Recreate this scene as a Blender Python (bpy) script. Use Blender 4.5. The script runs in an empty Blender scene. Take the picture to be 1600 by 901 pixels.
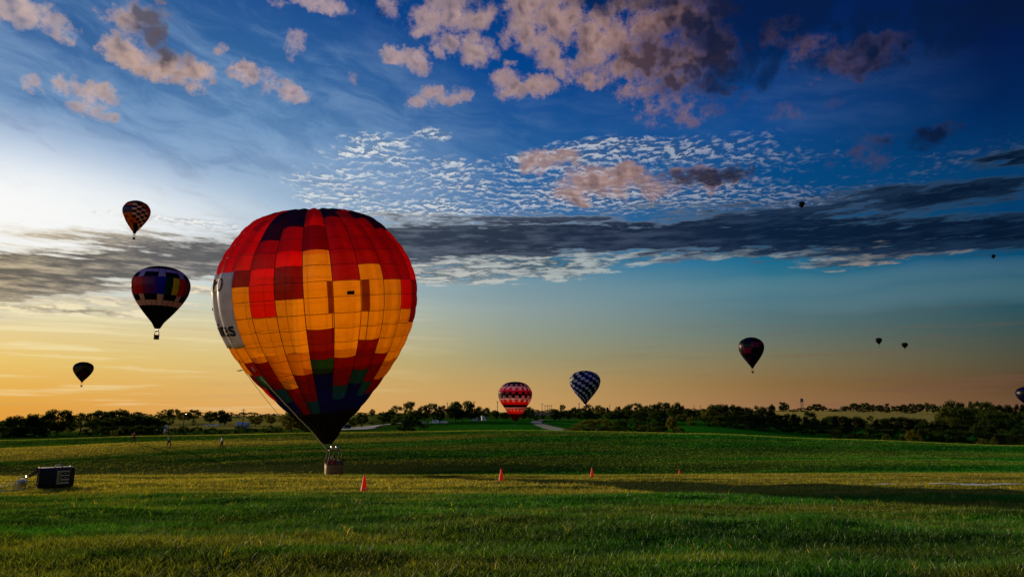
import bpy, bmesh, math, random
import numpy as np
from mathutils import Vector, Matrix, noise
random.seed(7)
C = bpy.context.scene.collection
SC = bpy.context.scene

# ---------------------------------------------------------------- camera
EYE = 2.4                      # eye height above the grass under the camera
LENS, SENSOR = 24.0, 36.0
F = 1600 * LENS / SENSOR       # focal length in pixels of the photograph
PITCH = math.atan(189.5 / F)   # the camera looks up by about ten degrees
cam_d = bpy.data.cameras.new('camera'); cam = bpy.data.objects.new('camera', cam_d)
C.objects.link(cam); SC.camera = cam
cam.location = (0, 0, EYE); cam.rotation_euler = (math.pi / 2 + PITCH, 0, 0)
cam_d.lens = LENS; cam_d.sensor_width = SENSOR; cam_d.clip_start = 0.3; cam_d.clip_end = 40000

def ray(px, py):
    """world direction of a point measured on the photograph"""
    a, b = px - 800.0, 450.5 - py
    return Vector((a, F * math.cos(PITCH) - b * math.sin(PITCH), F * math.sin(PITCH) + b * math.cos(PITCH)))
def at(px, py, Y):
    d = ray(px, py); return Vector((d.x / d.y * Y, Y, EYE + d.z / d.y * Y))
def slope(px, py):
    d = ray(px, py); return d.x / d.y, d.z / d.y
def azel(px, py):
    d = ray(px, py).normalized(); return math.atan2(d.x, d.y), math.asin(d.z)

# ---------------------------------------------------------------- exposure, sun, sky
SC.view_settings.view_transform = 'Standard'; SC.view_settings.look = 'None'
SC.view_settings.exposure = 0; SC.view_settings.gamma = 1
SC.cycles.max_bounces = 10; SC.cycles.diffuse_bounces = 6; SC.cycles.transparent_max_bounces = 12; SC.cycles.transmission_bounces = 6
SUN_AZ, SUN_EL = math.radians(-44), math.radians(7.5)
sun_d = bpy.data.lights.new('sun', 'SUN'); sun = bpy.data.objects.new('sun', sun_d); C.objects.link(sun)
sun_d.energy = 5.0; sun_d.angle = math.radians(0.6); sun_d.color = (1.0, 0.79, 0.50)
SUNV = Vector((math.sin(SUN_AZ) * math.cos(SUN_EL), math.cos(SUN_AZ) * math.cos(SUN_EL), math.sin(SUN_EL)))
sun.rotation_euler = SUNV.to_track_quat('Z', 'Y').to_euler(); sun.location = (-60, 60, 30)

def lin(c):
    return [((v / 255) / 12.92 if v / 255 <= 0.04045 else ((v / 255 + 0.055) / 1.055) ** 2.4) for v in c]

class NT:
    """small helper that writes node trees as expressions"""
    def __init__(s, tree): s.t = tree; s.n = tree.nodes; s.l = tree.links
    def put(s, sock, v):
        if v is None: return
        if isinstance(v, bpy.types.NodeSocket): s.l.new(v, sock)
        elif isinstance(v, (tuple, list)) and len(v) == 3 and sock.type == 'RGBA': sock.default_value = (*v, 1)
        else: sock.default_value = v
    def m(s, op, a, b=None, c=None, clamp=False):
        n = s.n.new('ShaderNodeMath'); n.operation = op; n.use_clamp = clamp
        for i, v in enumerate((a, b, c)): s.put(n.inputs[i], v)
        return n.outputs[0]
    def v(s, op, a, b=None, c=None):
        n = s.n.new('ShaderNodeVectorMath'); n.operation = op
        for i, w in enumerate((a, b, c)):
            if w is not None: s.put(n.inputs[i], w)
        return n.outputs['Value'] if op in ('LENGTH', 'DOT_PRODUCT') else n.outputs[0]
    def xyz(s, x, y, z=0.0):
        n = s.n.new('ShaderNodeCombineXYZ'); s.put(n.inputs[0], x); s.put(n.inputs[1], y); s.put(n.inputs[2], z); return n.outputs[0]
    def sep(s, a):
        n = s.n.new('ShaderNodeSeparateXYZ'); s.put(n.inputs[0], a); return n.outputs
    def step(s, x, lo, hi, a=0.0, b=1.0, kind='SMOOTHSTEP'):
        n = s.n.new('ShaderNodeMapRange'); n.interpolation_type = kind; n.clamp = True
        for i, v in enumerate((x, lo, hi, a, b)): s.put(n.inputs[i], v)
        return n.outputs[0]
    def mix(s, f, a, b, mode='MIX'):
        n = s.n.new('ShaderNodeMix'); n.data_type = 'RGBA'; n.blend_type = mode
        s.put(n.inputs[0], f); s.put(n.inputs[6], a); s.put(n.inputs[7], b); return n.outputs[2]
    def noise(s, vec, scale=1.0, detail=4.0, rough=0.55, dist=0.0, color=False):
        n = s.n.new('ShaderNodeTexNoise'); n.noise_dimensions = '2D'
        s.put(n.inputs['Vector'], vec); n.inputs['Scale'].default_value = scale; n.inputs['Detail'].default_value = detail
        n.inputs['Roughness'].default_value = rough; n.inputs['Distortion'].default_value = dist
        return n.outputs['Color' if color else 'Fac']
    def ramp(s, f, stops, mode='LINEAR'):
        n = s.n.new('ShaderNodeValToRGB'); n.color_ramp.interpolation = mode; s.put(n.inputs[0], f)
        e = n.color_ramp.elements
        for i, (p, c) in enumerate(sorted(stops, key=lambda q: q[0])):
            el = e[i] if i < 2 else e.new(min(1, p))
            el.position = min(1, max(0, p)); el.color = (*c[:3], 1)
        return n.outputs[0]

world = bpy.data.worlds.new('World'); SC.world = world; world.use_nodes = True
def build_sky():
    t = NT(world.node_tree); t.n.clear()
    tc = t.n.new('ShaderNodeTexCoord'); D = t.v('NORMALIZE', tc.outputs['Generated'])
    X, Y, Z = t.sep(D)
    AZ = t.m('ARCTAN2', X, Y); EL = t.m('ARCSINE', Z)
    U = F / 100.0                                   # one unit is about 100 pixels of the photograph
    q = t.xyz(t.m('MULTIPLY', AZ, U), t.m('MULTIPLY', EL, U))
    def Q(x, y):
        a, e = azel(x, y); return a * U, e * U
    # plane of a high cloud deck seen in perspective
    zz = t.m('ADD', t.m('MAXIMUM', Z, 0.0), 0.03)
    P = t.xyz(t.m('DIVIDE', X, zz), t.m('DIVIDE', Y, zz))
    # clear sky: elevation ramps at five azimuths
    cols = {
     0:   [(640,(226,156,54)),(600,(230,176,76)),(560,(234,196,106)),(520,(232,206,142)),(480,(224,214,175)),(440,(212,216,205)),(400,(228,230,222)),(330,(255,255,252)),(280,(228,240,250)),(245,(190,210,236)),(200,(128,162,204)),(150,(92,134,182)),(100,(66,112,166)),(50,(44,96,156)),(0,(30,86,148))],
     400: [(640,(226,170,96)),(600,(224,180,106)),(560,(222,196,126)),(520,(222,206,158)),(480,(206,210,184)),(440,(188,204,204)),(400,(176,198,212)),(330,(178,200,218)),(250,(140,170,205)),(200,(104,145,190)),(150,(66,116,170)),(100,(34,96,158)),(50,(18,84,150)),(0,(12,74,144))],
     800: [(640,(208,160,98)),(600,(192,158,100)),(560,(164,156,116)),(520,(152,160,142)),(480,(144,162,162)),(440,(122,154,168)),(400,(40,124,170)),(330,(60,112,165)),(250,(30,96,158)),(200,(12,82,150)),(150,(2,74,146)),(100,(0,68,140)),(50,(0,62,132)),(0,(2,56,122))],
     1200:[(640,(158,114,78)),(600,(142,110,66)),(560,(126,118,88)),(520,(100,118,112)),(480,(82,118,128)),(440,(58,118,138)),(400,(0,106,146)),(330,(4,76,128)),(250,(0,74,134)),(200,(0,70,138)),(150,(0,62,130)),(100,(0,54,118)),(50,(0,40,104)),(0,(0,32,92))],
     1600:[(640,(112,80,56)),(600,(92,68,44)),(560,(80,78,60)),(520,(62,80,76)),(480,(42,82,92)),(440,(26,84,104)),(400,(0,76,114)),(330,(0,60,106)),(250,(0,58,106)),(200,(0,46,96)),(150,(0,36,86)),(100,(0,30,80)),(50,(2,24,72)),(0,(4,20,64))],
    }
    e01 = t.m('DIVIDE', t.m('ADD', EL, 0.1), 1.0)
    base = None; prev = None
    for x, st in cols.items():
        stops = [(azel(x, y)[1] + 0.1, lin(c)) for y, c in st]
        c0 = stops[-1][1]; stops.append((1.0, [v * 0.8 for v in c0])); stops.append((0.055, stops[0][1])); stops.append((0.03, [v * 0.3 for v in stops[0][1]]))
        r = t.ramp(e01, stops)
        a = azel(x, 500)[0]
        base = r if base is None else t.mix(t.step(AZ, prev, a, kind='LINEAR'), base, r)
        prev = a
    # beyond the frame towards the right and behind the camera the sky stays deep blue
    st = t.n.new('ShaderNodeTexSky'); st.sky_type = 'NISHITA'; st.sun_disc = False
    st.sun_elevation = SUN_EL; st.sun_rotation = SUN_AZ; st.altitude = 300; st.dust_density = 1.5; st.ozone_density = 3
    t.l.new(D, st.inputs[0])
    def blobs(lst, warp=None):
        """soft ellipses: x, y, half width, half height (pixels), strength"""
        out = None; src = warp or q
        for b in lst:
            x, y, rx, ry = b[:4]; s = b[4] if len(b) > 4 else 1.0
            cx, cy = Q(x, y)
            n = t.v('MULTIPLY', t.v('SUBTRACT', src, (cx, cy, 0)), (100 / rx * 0.72, 100 / ry * 0.72, 0))
            d = t.v('DOT_PRODUCT', n, n)
            w = t.m('MULTIPLY', t.m('SUBTRACT', 1.0, d), s)
            out = w if out is None else t.m('SMOOTH_MAX', out, w, 0.25)
        return t.m('MAXIMUM', out, 0.0)
    def byaz(pts):
        """grey value as a function of azimuth"""
        lo, hi = azel(-200, 400)[0], azel(1800, 400)[0]
        f = t.step(AZ, lo, hi, kind='LINEAR')
        return t.ramp(f, [((azel(x, 400)[0] - lo) / (hi - lo), c if isinstance(c, (list, tuple)) else (c,) * 3) for x, c in pts])
    warp = t.v('MULTIPLY', t.v('SUBTRACT', t.noise(q, 0.8, 2, 0.5, color=True), (0.5, 0.5, 0.5)), (0.7, 0.24, 0))
    qw = t.v('ADD', q, warp)
    # thin veil of cirrus, brighter towards the sun
    sl = t.v('ADD', q, (0, 0, 3.0)); X2, Y2, _ = t.sep(qw)
    tilt = t.m('ADD', Y2, t.m('MULTIPLY', X2, 0.18))
    v1 = t.noise(t.xyz(t.m('MULTIPLY', X2, 0.35), t.m('MULTIPLY_ADD', tilt, 1.3, 4.0)), 1.0, 6, 0.60, 0.3)
    v2 = t.noise(t.xyz(t.m('MULTIPLY', X2, 1.1), t.m('MULTIPLY_ADD', tilt, 3.6, 9.0)), 1.0, 5, 0.62, 0.3)
    veil = t.m('ADD', t.m('MULTIPLY', v1, 0.6), t.m('MULTIPLY', v2, 0.4))
    reg = blobs([(60, 190, 420, 190, 1.0), (350, 180, 320, 150, 0.9), (700, 200, 260, 60, 0.35), (60, 60, 300, 80, 0.7), (1100, 190, 300, 60, 0.15)])
    base = t.mix(t.m('MULTIPLY', t.step(veil, 0.36, 0.72), t.m('MULTIPLY', reg, 0.52), clamp=True), base, lin((158, 190, 222)))
    base = t.mix(t.m('MULTIPLY', t.step(veil, 0.52, 0.34), t.m('MULTIPLY', reg, 0.42), clamp=True), base, lin((76, 116, 162)))
    # glow where the sun stands behind thin cloud
    g = blobs([(-60, 322, 350, 80, 1.0), (30, 340, 320, 46, 0.6), (-140, 310, 340, 110, 0.7)], qw)
    base = t.mix(t.m('POWER', t.m('MULTIPLY', g, 0.95, clamp=True), 1.5), base, lin((255, 255, 253)))
    # low cream streaks
    sv = t.noise(t.xyz(t.m('MULTIPLY', t.sep(q)[0], 0.4), t.m('MULTIPLY_ADD', t.sep(q)[1], 8.5, 1.0)), 1.0, 5, 0.6)
    lowreg = blobs([(60, 520, 420, 110, 0.9), (300, 500, 200, 60, 0.6)])
    base = t.mix(t.m('MULTIPLY', t.m('MULTIPLY', t.step(sv, 0.52, 0.70), lowreg), 0.55), base, lin((250, 236, 186)))
    base = t.mix(t.m('MULTIPLY', t.m('MULTIPLY', t.step(sv, 0.44, 0.28), lowreg), 0.40), base, lin((196, 160, 104)))
    rl = blobs([(1550, 600, 260, 40, 0.8), (1350, 540, 400, 40, 0.4)])
    base = t.mix(t.m('MULTIPLY', t.m('MULTIPLY', t.step(sv, 0.50, 0.70), rl), 0.5), base, lin((120, 84, 70)))
    haze = blobs([(1200, 450, 560, 14, 1.0), (1500, 455, 260, 16, 1.0)], qw)
    base = t.mix(t.m('MULTIPLY', haze, 0.22), base, lin((120, 150, 160)))

    # ripple cloud deck
    PX, PY, _ = t.sep(P)
    pw = t.v('ADD', P, t.v('MULTIPLY', t.v('SUBTRACT', t.noise(P, 3.0, 2, 0.5, color=True), (0.5, 0.5, 0.5)), (0.12, 0.12, 0)))
    r1 = t.noise(t.v('MULTIPLY', pw, (1.25, 1.0, 1)), 20.0, 4, 0.60)
    r2 = t.noise(t.v('MULTIPLY', pw, (0.5, 1.0, 1)), 2.6, 3, 0.6)
    rr = t.m('ADD', t.m('MULTIPLY', r1, 0.52), t.m('MULTIPLY', r2, 0.48))
    reg = blobs([(690, 214, 34, 10, 1.1), (610, 228, 60, 14, 1.0), (585, 250, 75, 16, 1.1), (570, 285, 95, 34, 1.0), (540, 320, 70, 18, 1.2), (690, 285, 130, 34, 1.0),
                 (650, 322, 120, 22, 1.1), (850, 245, 70, 12, .9), (930, 238, 110, 20, 1.1), (1080, 238, 130, 20, 1.0), (800, 268, 120, 16, 0.8), (930, 275, 120, 30, .8), (1180, 262, 150, 26, 0.9),
                 (860, 310, 190, 26, 1.1), (1080, 300, 210, 26, 1.0), (1230, 300, 180, 30, 0.9), (1360, 265, 120, 26, .6), (1480, 255, 110, 18, .7), (1560, 285, 90, 22, .5),
                 (310, 352, 110, 9, 1.0), (190, 366, 120, 8, .8)], qw)
    dens = t.step(t.m('ADD', rr, t.m('MULTIPLY', t.m('MINIMUM', reg, 1.0), 0.27)), 0.60, 0.90)
    dens = t.m('MULTIPLY', dens, t.step(reg, 0.0, 0.25))
    r3 = t.noise(t.v('ADD', t.v('MULTIPLY', pw, (1.25, 1.0, 1)), (0.0, 0.022, 0)), 20.0, 3, 0.55)
    lit = t.step(t.m('ADD', t.m('MULTIPLY', t.m('SUBTRACT', r1, r3), 2.2), r1), 0.38, 0.72)
    ltc = byaz([(0, lin((255, 250, 235))), (560, lin((246, 246, 240))), (900, lin((204, 208, 214))), (1150, lin((156, 164, 182))), (1350, lin((104, 114, 140))), (1600, lin((60, 78, 108)))])
    dkc = byaz([(0, lin((150, 145, 140))), (560, lin((120, 138, 160))), (900, lin((74, 96, 130))), (1150, lin((50, 76, 112))), (1350, lin((26, 52, 88))), (1600, lin((12, 38, 72)))])
    sky = t.mix(t.m('MULTIPLY', dens, 0.78), base, t.mix(lit, dkc, ltc))

    # long dark bank of cloud
    lo, hi = azel(-400, 400)[0], azel(2000, 400)[0]
    f = t.step(AZ, lo, hi, kind='LINEAR')
    ctr = [(-300, 432, 46), (0, 430, 46), (100, 422, 46), (200, 412, 46), (300, 400, 44), (400, 394, 40), (520, 388, 38), (640, 378, 40), (800, 371, 40), (950, 367, 40), (1100, 364, 38), (1250, 363, 38), (1400, 361, 34), (1500, 359, 27), (1600, 358, 22), (1900, 355, 18)]
    def curve(fn):
        vals = [fn(c) for c in ctr]; mn, mx = min(vals), max(vals) + 1e-6
        r = t.ramp(f, [((azel(c[0], 400)[0] - lo) / (hi - lo), (((v - mn) / (mx - mn)),) * 3) for c, v in zip(ctr, vals)])
        return t.m('MULTIPLY_ADD', r, mx - mn, mn)
    cen = curve(lambda c: azel(c[0], c[1])[1] * U); hal = curve(lambda c: c[2] * 1.32 / 100.0)
    bs = t.noise(t.xyz(t.m('MULTIPLY', t.sep(q)[0], 0.34), t.m('MULTIPLY_ADD', t.sep(q)[1], 5.0, 2.0)), 1.0, 7, 0.62)
    bf = t.noise(t.xyz(t.m('MULTIPLY', t.sep(q)[0], 1.7), t.m('MULTIPLY_ADD', t.sep(q)[1], 11.0, 7.0)), 1.0, 5, 0.64)
    dY = t.m('DIVIDE', t.m('SUBTRACT', t.sep(q)[1], cen), hal)
    body = t.m('SUBTRACT', 1.0, t.m('ABSOLUTE', dY))
    bn = t.m('ADD', t.m('MULTIPLY', t.m('SUBTRACT', bs, 0.5), 1.7), t.m('MULTIPLY', t.m('SUBTRACT', bf, 0.5), 1.1))
    bandv = t.m('ADD', body, bn)
    extra = blobs([(1490, 300, 120, 16, 1.1), (1380, 294, 110, 9, 0.9), (1575, 247, 50, 14, 1.0), (1330, 320, 130, 10, .8), (1290, 345, 300, 16, .8), (1180, 60, 160, 30, .0)], qw)
    bandv = t.m('MAXIMUM', bandv, t.m('ADD', t.m('MULTIPLY', extra, 1.2), t.m('SUBTRACT', bn, 0.5)))
    # ragged bright deck under the bank
    low = blobs([(700, 425, 120, 20, 1.0), (800, 412, 170, 24, 1.1), (910, 408, 90, 16, .9), (1000, 400, 110, 10, .8), (1230, 392, 180, 8, 1.0), (1380, 400, 90, 10, 1.1), (1560, 378, 90, 5, .8),
                 (60, 480, 120, 8, .8), (150, 470, 160, 8, .7), (270, 450, 90, 7, .8), (120, 486, 70, 6, 1.0)], qw)
    lr = t.noise(t.xyz(t.m('MULTIPLY', t.sep(q)[0], 2.0), t.m('MULTIPLY_ADD', t.sep(q)[1], 12.0, 5.0)), 1.0, 5, 0.66)
    ld = t.m('MULTIPLY', t.step(t.m('ADD', lr, t.m('MULTIPLY', low, 0.34)), 0.58, 0.78), t.step(low, 0, 0.2))
    lc = byaz([(0, lin((252, 236, 190))), (300, lin((240, 226, 196))), (640, lin((206, 204, 194))), (950, lin((170, 180, 180))), (1250, lin((128, 140, 146))), (1400, lin((152, 136, 124))), (1600, lin((90, 100, 110)))])
    ldk = byaz([(0, lin((150, 135, 110))), (640, lin((90, 98, 104))), (1000, lin((50, 76, 92))), (1600, lin((20, 50, 70)))])
    sky = t.mix(t.m('MULTIPLY', ld, 0.9), sky, t.mix(t.step(lr, 0.40, 0.60), ldk, lc))
    bd = t.step(bandv, 0.10, 0.62)
    bdk = byaz([(-200, lin((100, 94, 84))), (0, lin((98, 92, 84))), (300, lin((96, 96, 98))), (640, lin((50, 60, 76))), (900, lin((30, 42, 64))), (1200, lin((8, 30, 56))), (1600, lin((2, 20, 44)))])
    blt = byaz([(-200, lin((205, 186, 150))), (0, lin((196, 178, 146))), (300, lin((168, 162, 156))), (640, lin((92, 102, 116))), (900, lin((62, 74, 96))), (1200, lin((32, 52, 80))), (1600, lin((20, 44, 70)))])
    bl = t.m('ADD', t.m('MULTIPLY', bs, 0.5), t.m('MULTIPLY', bf, 0.5))
    # bright rims where the bank thins
    rim = t.m('MULTIPLY', t.step(bandv, 0.06, 0.30), t.step(bandv, 0.62, 0.34))
    bcol = t.mix(t.step(bl, 0.46, 0.66), bdk, blt)
    rimc = byaz([(0, lin((250, 236, 205))), (400, lin((225, 224, 220))), (800, lin((176, 184, 190))), (1200, lin((84, 100, 120))), (1600, lin((50, 76, 100)))])
    bcol = t.mix(t.m('MULTIPLY', rim, 0.6), bcol, rimc)
    sky = t.mix(bd, sky, bcol)

    # pink lit cumulus
    big = [(25, 16, 70, 24), (70, 24, 34, 10, .8), (232, 42, 42, 32), (190, 36, 30, 10, .7), (172, 76, 26, 18), (215, 88, 48, 18), (262, 100, 46, 22), (302, 112, 34, 18), (308, 136, 14, 12, .9),
           (106, 130, 24, 13), (44, 126, 20, 9, .7), (156, 144, 22, 15, .9), (146, 172, 36, 14, .7), (380, 114, 22, 16), (420, 122, 24, 18, .8), (454, 144, 28, 13), (462, 72, 20, 24, .6), (348, 72, 14, 9, .5),
           (490, 4, 62, 14), (252, 2, 16, 7, .8), (545, 118, 14, 10, .4), (668, 34, 42, 26), (655, 52, 22, 10), (716, 18, 60, 36), (616, 84, 26, 11), (652, 96, 26, 17), (694, 74, 28, 15), (748, 78, 38, 28), (800, 106, 14, 7, .7),
           (656, 162, 26, 12), (686, 146, 30, 14), (714, 150, 22, 14, .8), (796, 134, 30, 22), (842, 134, 36, 16), (612, 12, 26, 26, .6), (820, 30, 46, 42), (876, 30, 62, 46), (856, 74, 34, 30), (890, 106, 40, 22), (926, 122, 22, 18),
           (940, 60, 60, 44), (1010, 48, 70, 56), (985, 96, 70, 34), (1050, 96, 70, 42), (1010, 148, 70, 22, .7), (1090, 20, 60, 40), (1120, 84, 46, 52), (1100, 150, 70, 26, .6), (1060, 180, 90, 20, .45), (1220, 50, 36, 26, .6), (1262, 78, 36, 26, .7), (1354, 86, 58, 24, .95), (1250, 172, 60, 16, .35),
           (1280, 128, 14, 8, .4), (856, 252, 60, 15, 1.0), (946, 282, 84, 25, 1.1), (900, 303, 52, 16, .9), (1010, 290, 80, 17, 1.0), (1105, 277, 78, 18, 1.2), (1350, 248, 60, 16, .5), (1400, 216, 60, 16, .4), (1455, 212, 40, 14, .7)]
    big = [(c[0], c[1], c[2] * .90, c[3] * .92) + tuple(c[4:]) for c in big]
    mk = blobs(big, t.v('ADD', q, t.v('MULTIPLY', t.v('SUBTRACT', t.noise(q, 2.0, 5, 0.62, color=True), (0.5, 0.5, 0.5)), (0.60, 0.46, 0))))
    def fbm(off, det):
        return t.noise(t.v('ADD', t.v('MULTIPLY', q, (1, 1.15, 1)), off), 2.9, det, 0.64)
    n0, n1, n2 = fbm((3.0, 8.0, 0), 9), fbm((3.0, 8.0, 0), 2.5), fbm((3.0 - 0.14, 8.0 - 0.06, 0), 2.5)
    cd = t.m('ADD', t.m('MINIMUM', mk, 1.0), t.m('MULTIPLY', t.m('SUBTRACT', n0, 0.5), 2.5))
    cden = t.m('MULTIPLY', t.step(cd, 0.14, 1.12), t.step(mk, 0.02, 0.45))
    darkreg = blobs([(258, 52, 34, 34, 1.2), (1030, 84, 60, 30, 0.9), (1140, 100, 44, 60, 1.1), (1095, 120, 80, 24, .9), (1160, 10, 120, 60, .9), (1110, 276, 80, 12, 1.3), (1455, 214, 50, 20, 1.2), (1400, 90, 60, 30, .6), (735, 0, 60, 16, .4)], qw)
    sh = t.m('ADD', t.m('MULTIPLY_ADD', t.m('SUBTRACT', n2, n1), 0.80, t.m('MULTIPLY', t.m('SUBTRACT', n0, n1), 0.55)), t.m('SUBTRACT', 0.66, t.m('MULTIPLY', darkreg, 0.62)))
    sh = t.m('SUBTRACT', sh, t.m('MULTIPLY', t.step(cd, 0.4, 1.8), 0.34), clamp=True)
    cl = byaz([(0, lin((238, 204, 184))), (230, lin((242, 198, 168))), (460, lin((228, 192, 178))), (750, lin((214, 178, 162))), (1000, lin((200, 158, 144))), (1130, lin((172, 130, 122))), (1350, lin((102, 82, 100))), (1600, lin((50, 50, 84)))])
    cdk = byaz([(0, lin((108, 112, 138))), (230, lin((92, 78, 78))), (460, lin((100, 104, 140))), (750, lin((100, 86, 100))), (1000, lin((84, 62, 62))), (1130, lin((44, 36, 48))), (1350, lin((16, 26, 56))), (1600, lin((4, 20, 52)))])
    sky = t.mix(t.m('MULTIPLY', cden, 0.90), sky, t.mix(sh, cdk, cl))
    # dark blue shreds high on the right
    ds = blobs([(1200, 20, 130, 50, 1.0), (1260, 60, 90, 36, .8), (1420, 50, 150, 36, .8), (1500, 14, 160, 20, .6), (1180, 100, 70, 40, .8), (950, 6, 60, 16, .6), (590, 12, 60, 16, .4), (1000, 0, 120, 16, .8)], qw)
    dn = t.noise(q, 1.7, 6, 0.6, 0.3)
    sky = t.mix(t.m('MULTIPLY', t.step(t.m('ADD', dn, t.m('MULTIPLY', ds, 0.4)), 0.60, 0.85), t.m('MULTIPLY', t.step(ds, 0, .3), 0.62)), sky, lin((4, 24, 58)))
    bg = t.n.new('ShaderNodeBackground'); t.put(bg.inputs[0], sky); bg.inputs[1].default_value = 0.94
    bg2 = t.n.new('ShaderNodeBackground'); t.l.new(st.outputs[0], bg2.inputs[0]); bg2.inputs[1].default_value = 0.05 * 0.03
    ad = t.n.new('ShaderNodeAddShader'); t.l.new(bg.outputs[0], ad.inputs[0]); t.l.new(bg2.outputs[0], ad.inputs[1])
    out = t.n.new('ShaderNodeOutputWorld'); t.l.new(ad.outputs[0], out.inputs[0])
build_sky()
world.cycles.sampling_method = 'MANUAL'; world.cycles.sample_map_resolution = 512

# ---------------------------------------------------------------- object helpers
def tag(o, label=None, cat=None, group=None, kind=None):
    if label: o['label'] = label
    if cat: o['category'] = cat
    if group: o['group'] = group
    if kind: o['kind'] = kind
    return o
def thing(name, loc, label, cat, rz=0.0, group=None):
    o = bpy.data.objects.new(name, None); C.objects.link(o); o.location = loc; o.rotation_euler = (0, 0, rz)
    o.empty_display_size = 0.2
    return tag(o, label, cat, group)
def obj(name, me, mat=None, parent=None, loc=None, rot=None):
    if isinstance(me, bmesh.types.BMesh):
        m = bpy.data.meshes.new(name); me.to_mesh(m); me.free(); me = m
    if mat is not None and not me.materials:
        for x in (mat if isinstance(mat, (list, tuple)) else [mat]): me.materials.append(x)
    o = bpy.data.objects.new(name, me); C.objects.link(o)
    if parent: o.parent = parent
    if loc is not None: o.location = loc
    if rot is not None: o.rotation_euler = rot
    return o
def children_of(o):
    return [c for c in ALLKIDS.get(o.name, [])]
def copy_tree(o, parent=None):
    c = o.copy(); C.objects.link(c); c.parent = parent
    for ch in [k for k in o.children]: copy_tree(ch, c)
    return c
def smooth(o):
    o.data.polygons.foreach_set('use_smooth', [True] * len(o.data.polygons)); return o
def add_box(bm, c, s, rot=None, bev=0.0):
    m = Matrix.Translation(Vector(c)) @ (rot.to_4x4() if rot is not None else Matrix.Identity(4)) @ Matrix.Diagonal((*s, 1))
    r = bmesh.ops.create_cube(bm, size=1, matrix=m)
    if bev:
        es = list({e for v in r['verts'] for e in v.link_edges})
        bmesh.ops.bevel(bm, geom=es, offset=bev, segments=2, affect='EDGES', profile=0.5)
def add_tube(bm, pts, rad, seg=6, cap=True, mi=0):
    """tube along points; rad a number or one per point"""
    pts = [Vector(p) for p in pts]; n = len(pts)
    rad = rad if isinstance(rad, (list, tuple)) else [rad] * n
    rings = []; up = None
    for i, p in enumerate(pts):
        t = (pts[min(i + 1, n - 1)] - pts[max(i - 1, 0)]).normalized()
        if up is None: up = t.orthogonal().normalized()
        else:
            up = (up - t * up.dot(t))
            up = up.normalized() if up.length > 1e-6 else t.orthogonal().normalized()
        b = t.cross(up)
        rings.append([bm.verts.new(p + (up * math.cos(2 * math.pi * k / seg) + b * math.sin(2 * math.pi * k / seg)) * rad[i]) for k in range(seg)])
    for a, b in zip(rings, rings[1:]):
        for k in range(seg):
            f = bm.faces.new((a[k], a[(k + 1) % seg], b[(k + 1) % seg], b[k])); f.smooth = True; f.material_index = mi
    if cap:
        try:
            bm.faces.new(rings[0][::-1]).material_index = mi; bm.faces.new(rings[-1]).material_index = mi
        except ValueError: pass
def add_lathe(bm, prof, seg=24, c=(0, 0, 0), mi=0):
    rings = []
    for r, z in prof:
        rings.append([bm.verts.new((c[0] + r * math.cos(2 * math.pi * k / seg), c[1] + r * math.sin(2 * math.pi * k / seg), c[2] + z)) for k in range(seg)])
    for a, b in zip(rings, rings[1:]):
        for k in range(seg):
            f = bm.faces.new((a[k], a[(k + 1) % seg], b[(k + 1) % seg], b[k])); f.smooth = True; f.material_index = mi
    return rings
def np_mesh(name, verts, faces_flat, loop_n, mats=None, smooth_all=False):
    me = bpy.data.meshes.new(name)
    nv = len(verts); nf = len(loop_n)
    me.vertices.add(nv); me.vertices.foreach_set('co', np.asarray(verts, dtype=np.float32).ravel())
    me.loops.add(len(faces_flat)); me.loops.foreach_set('vertex_index', np.asarray(faces_flat, dtype=np.int32))
    me.polygons.add(nf); st = np.zeros(nf, dtype=np.int32); st[1:] = np.cumsum(loop_n)[:-1]
    me.polygons.foreach_set('loop_start', st); me.polygons.foreach_set('loop_total', np.asarray(loop_n, dtype=np.int32))
    if smooth_all: me.polygons.foreach_set('use_smooth', np.ones(nf, dtype=bool))
    me.update(calc_edges=True)
    return me

def mat(name, col, rough=0.7, metal=0.0, var=0.0, scale=4.0, bump=0.0, spec=0.3, trans=0.0):
    m = bpy.data.materials.new(name); m.use_nodes = True
    t = NT(m.node_tree); b = t.n['Principled BSDF']
    b.inputs['Roughness'].default_value = rough; b.inputs['Metallic'].default_value = metal
    b.inputs['Specular IOR Level'].default_value = spec
    col = tuple(col)
    if var or bump:
        tc = t.n.new('ShaderNodeTexCoord')
        nz = t.noise(tc.outputs['Object'], scale, 5, 0.6)
        t.n[-1].noise_dimensions = '3D'
        if var:
            t.l.new(t.mix(t.step(nz, 0.3, 0.7), tuple(c * (1 - var) for c in col), tuple(min(1, c * (1 + var)) for c in col)), b.inputs['Base Color'])
        else: b.inputs['Base Color'].default_value = (*col, 1)
        if bump:
            bp = t.n.new('ShaderNodeBump'); bp.inputs['Strength'].default_value = bump; bp.inputs['Distance'].default_value = 0.02
            t.l.new(nz, bp.inputs['Height']); t.l.new(bp.outputs[0], b.inputs['Normal'])
    else: b.inputs['Base Color'].default_value = (*col, 1)
    return m

# ---------------------------------------------------------------- the ground
COLX = [-500, 0, 250, 500, 800, 1100, 1300, 1600, 2100]
DEP = [6, 10, 14, 20, 31, 45, 58, 65, 71, 79, 86, 95, 107, 120, 134, 160, 225, 350, 450, 600, 800, 1200, 2500, 6000, 20000]
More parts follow.
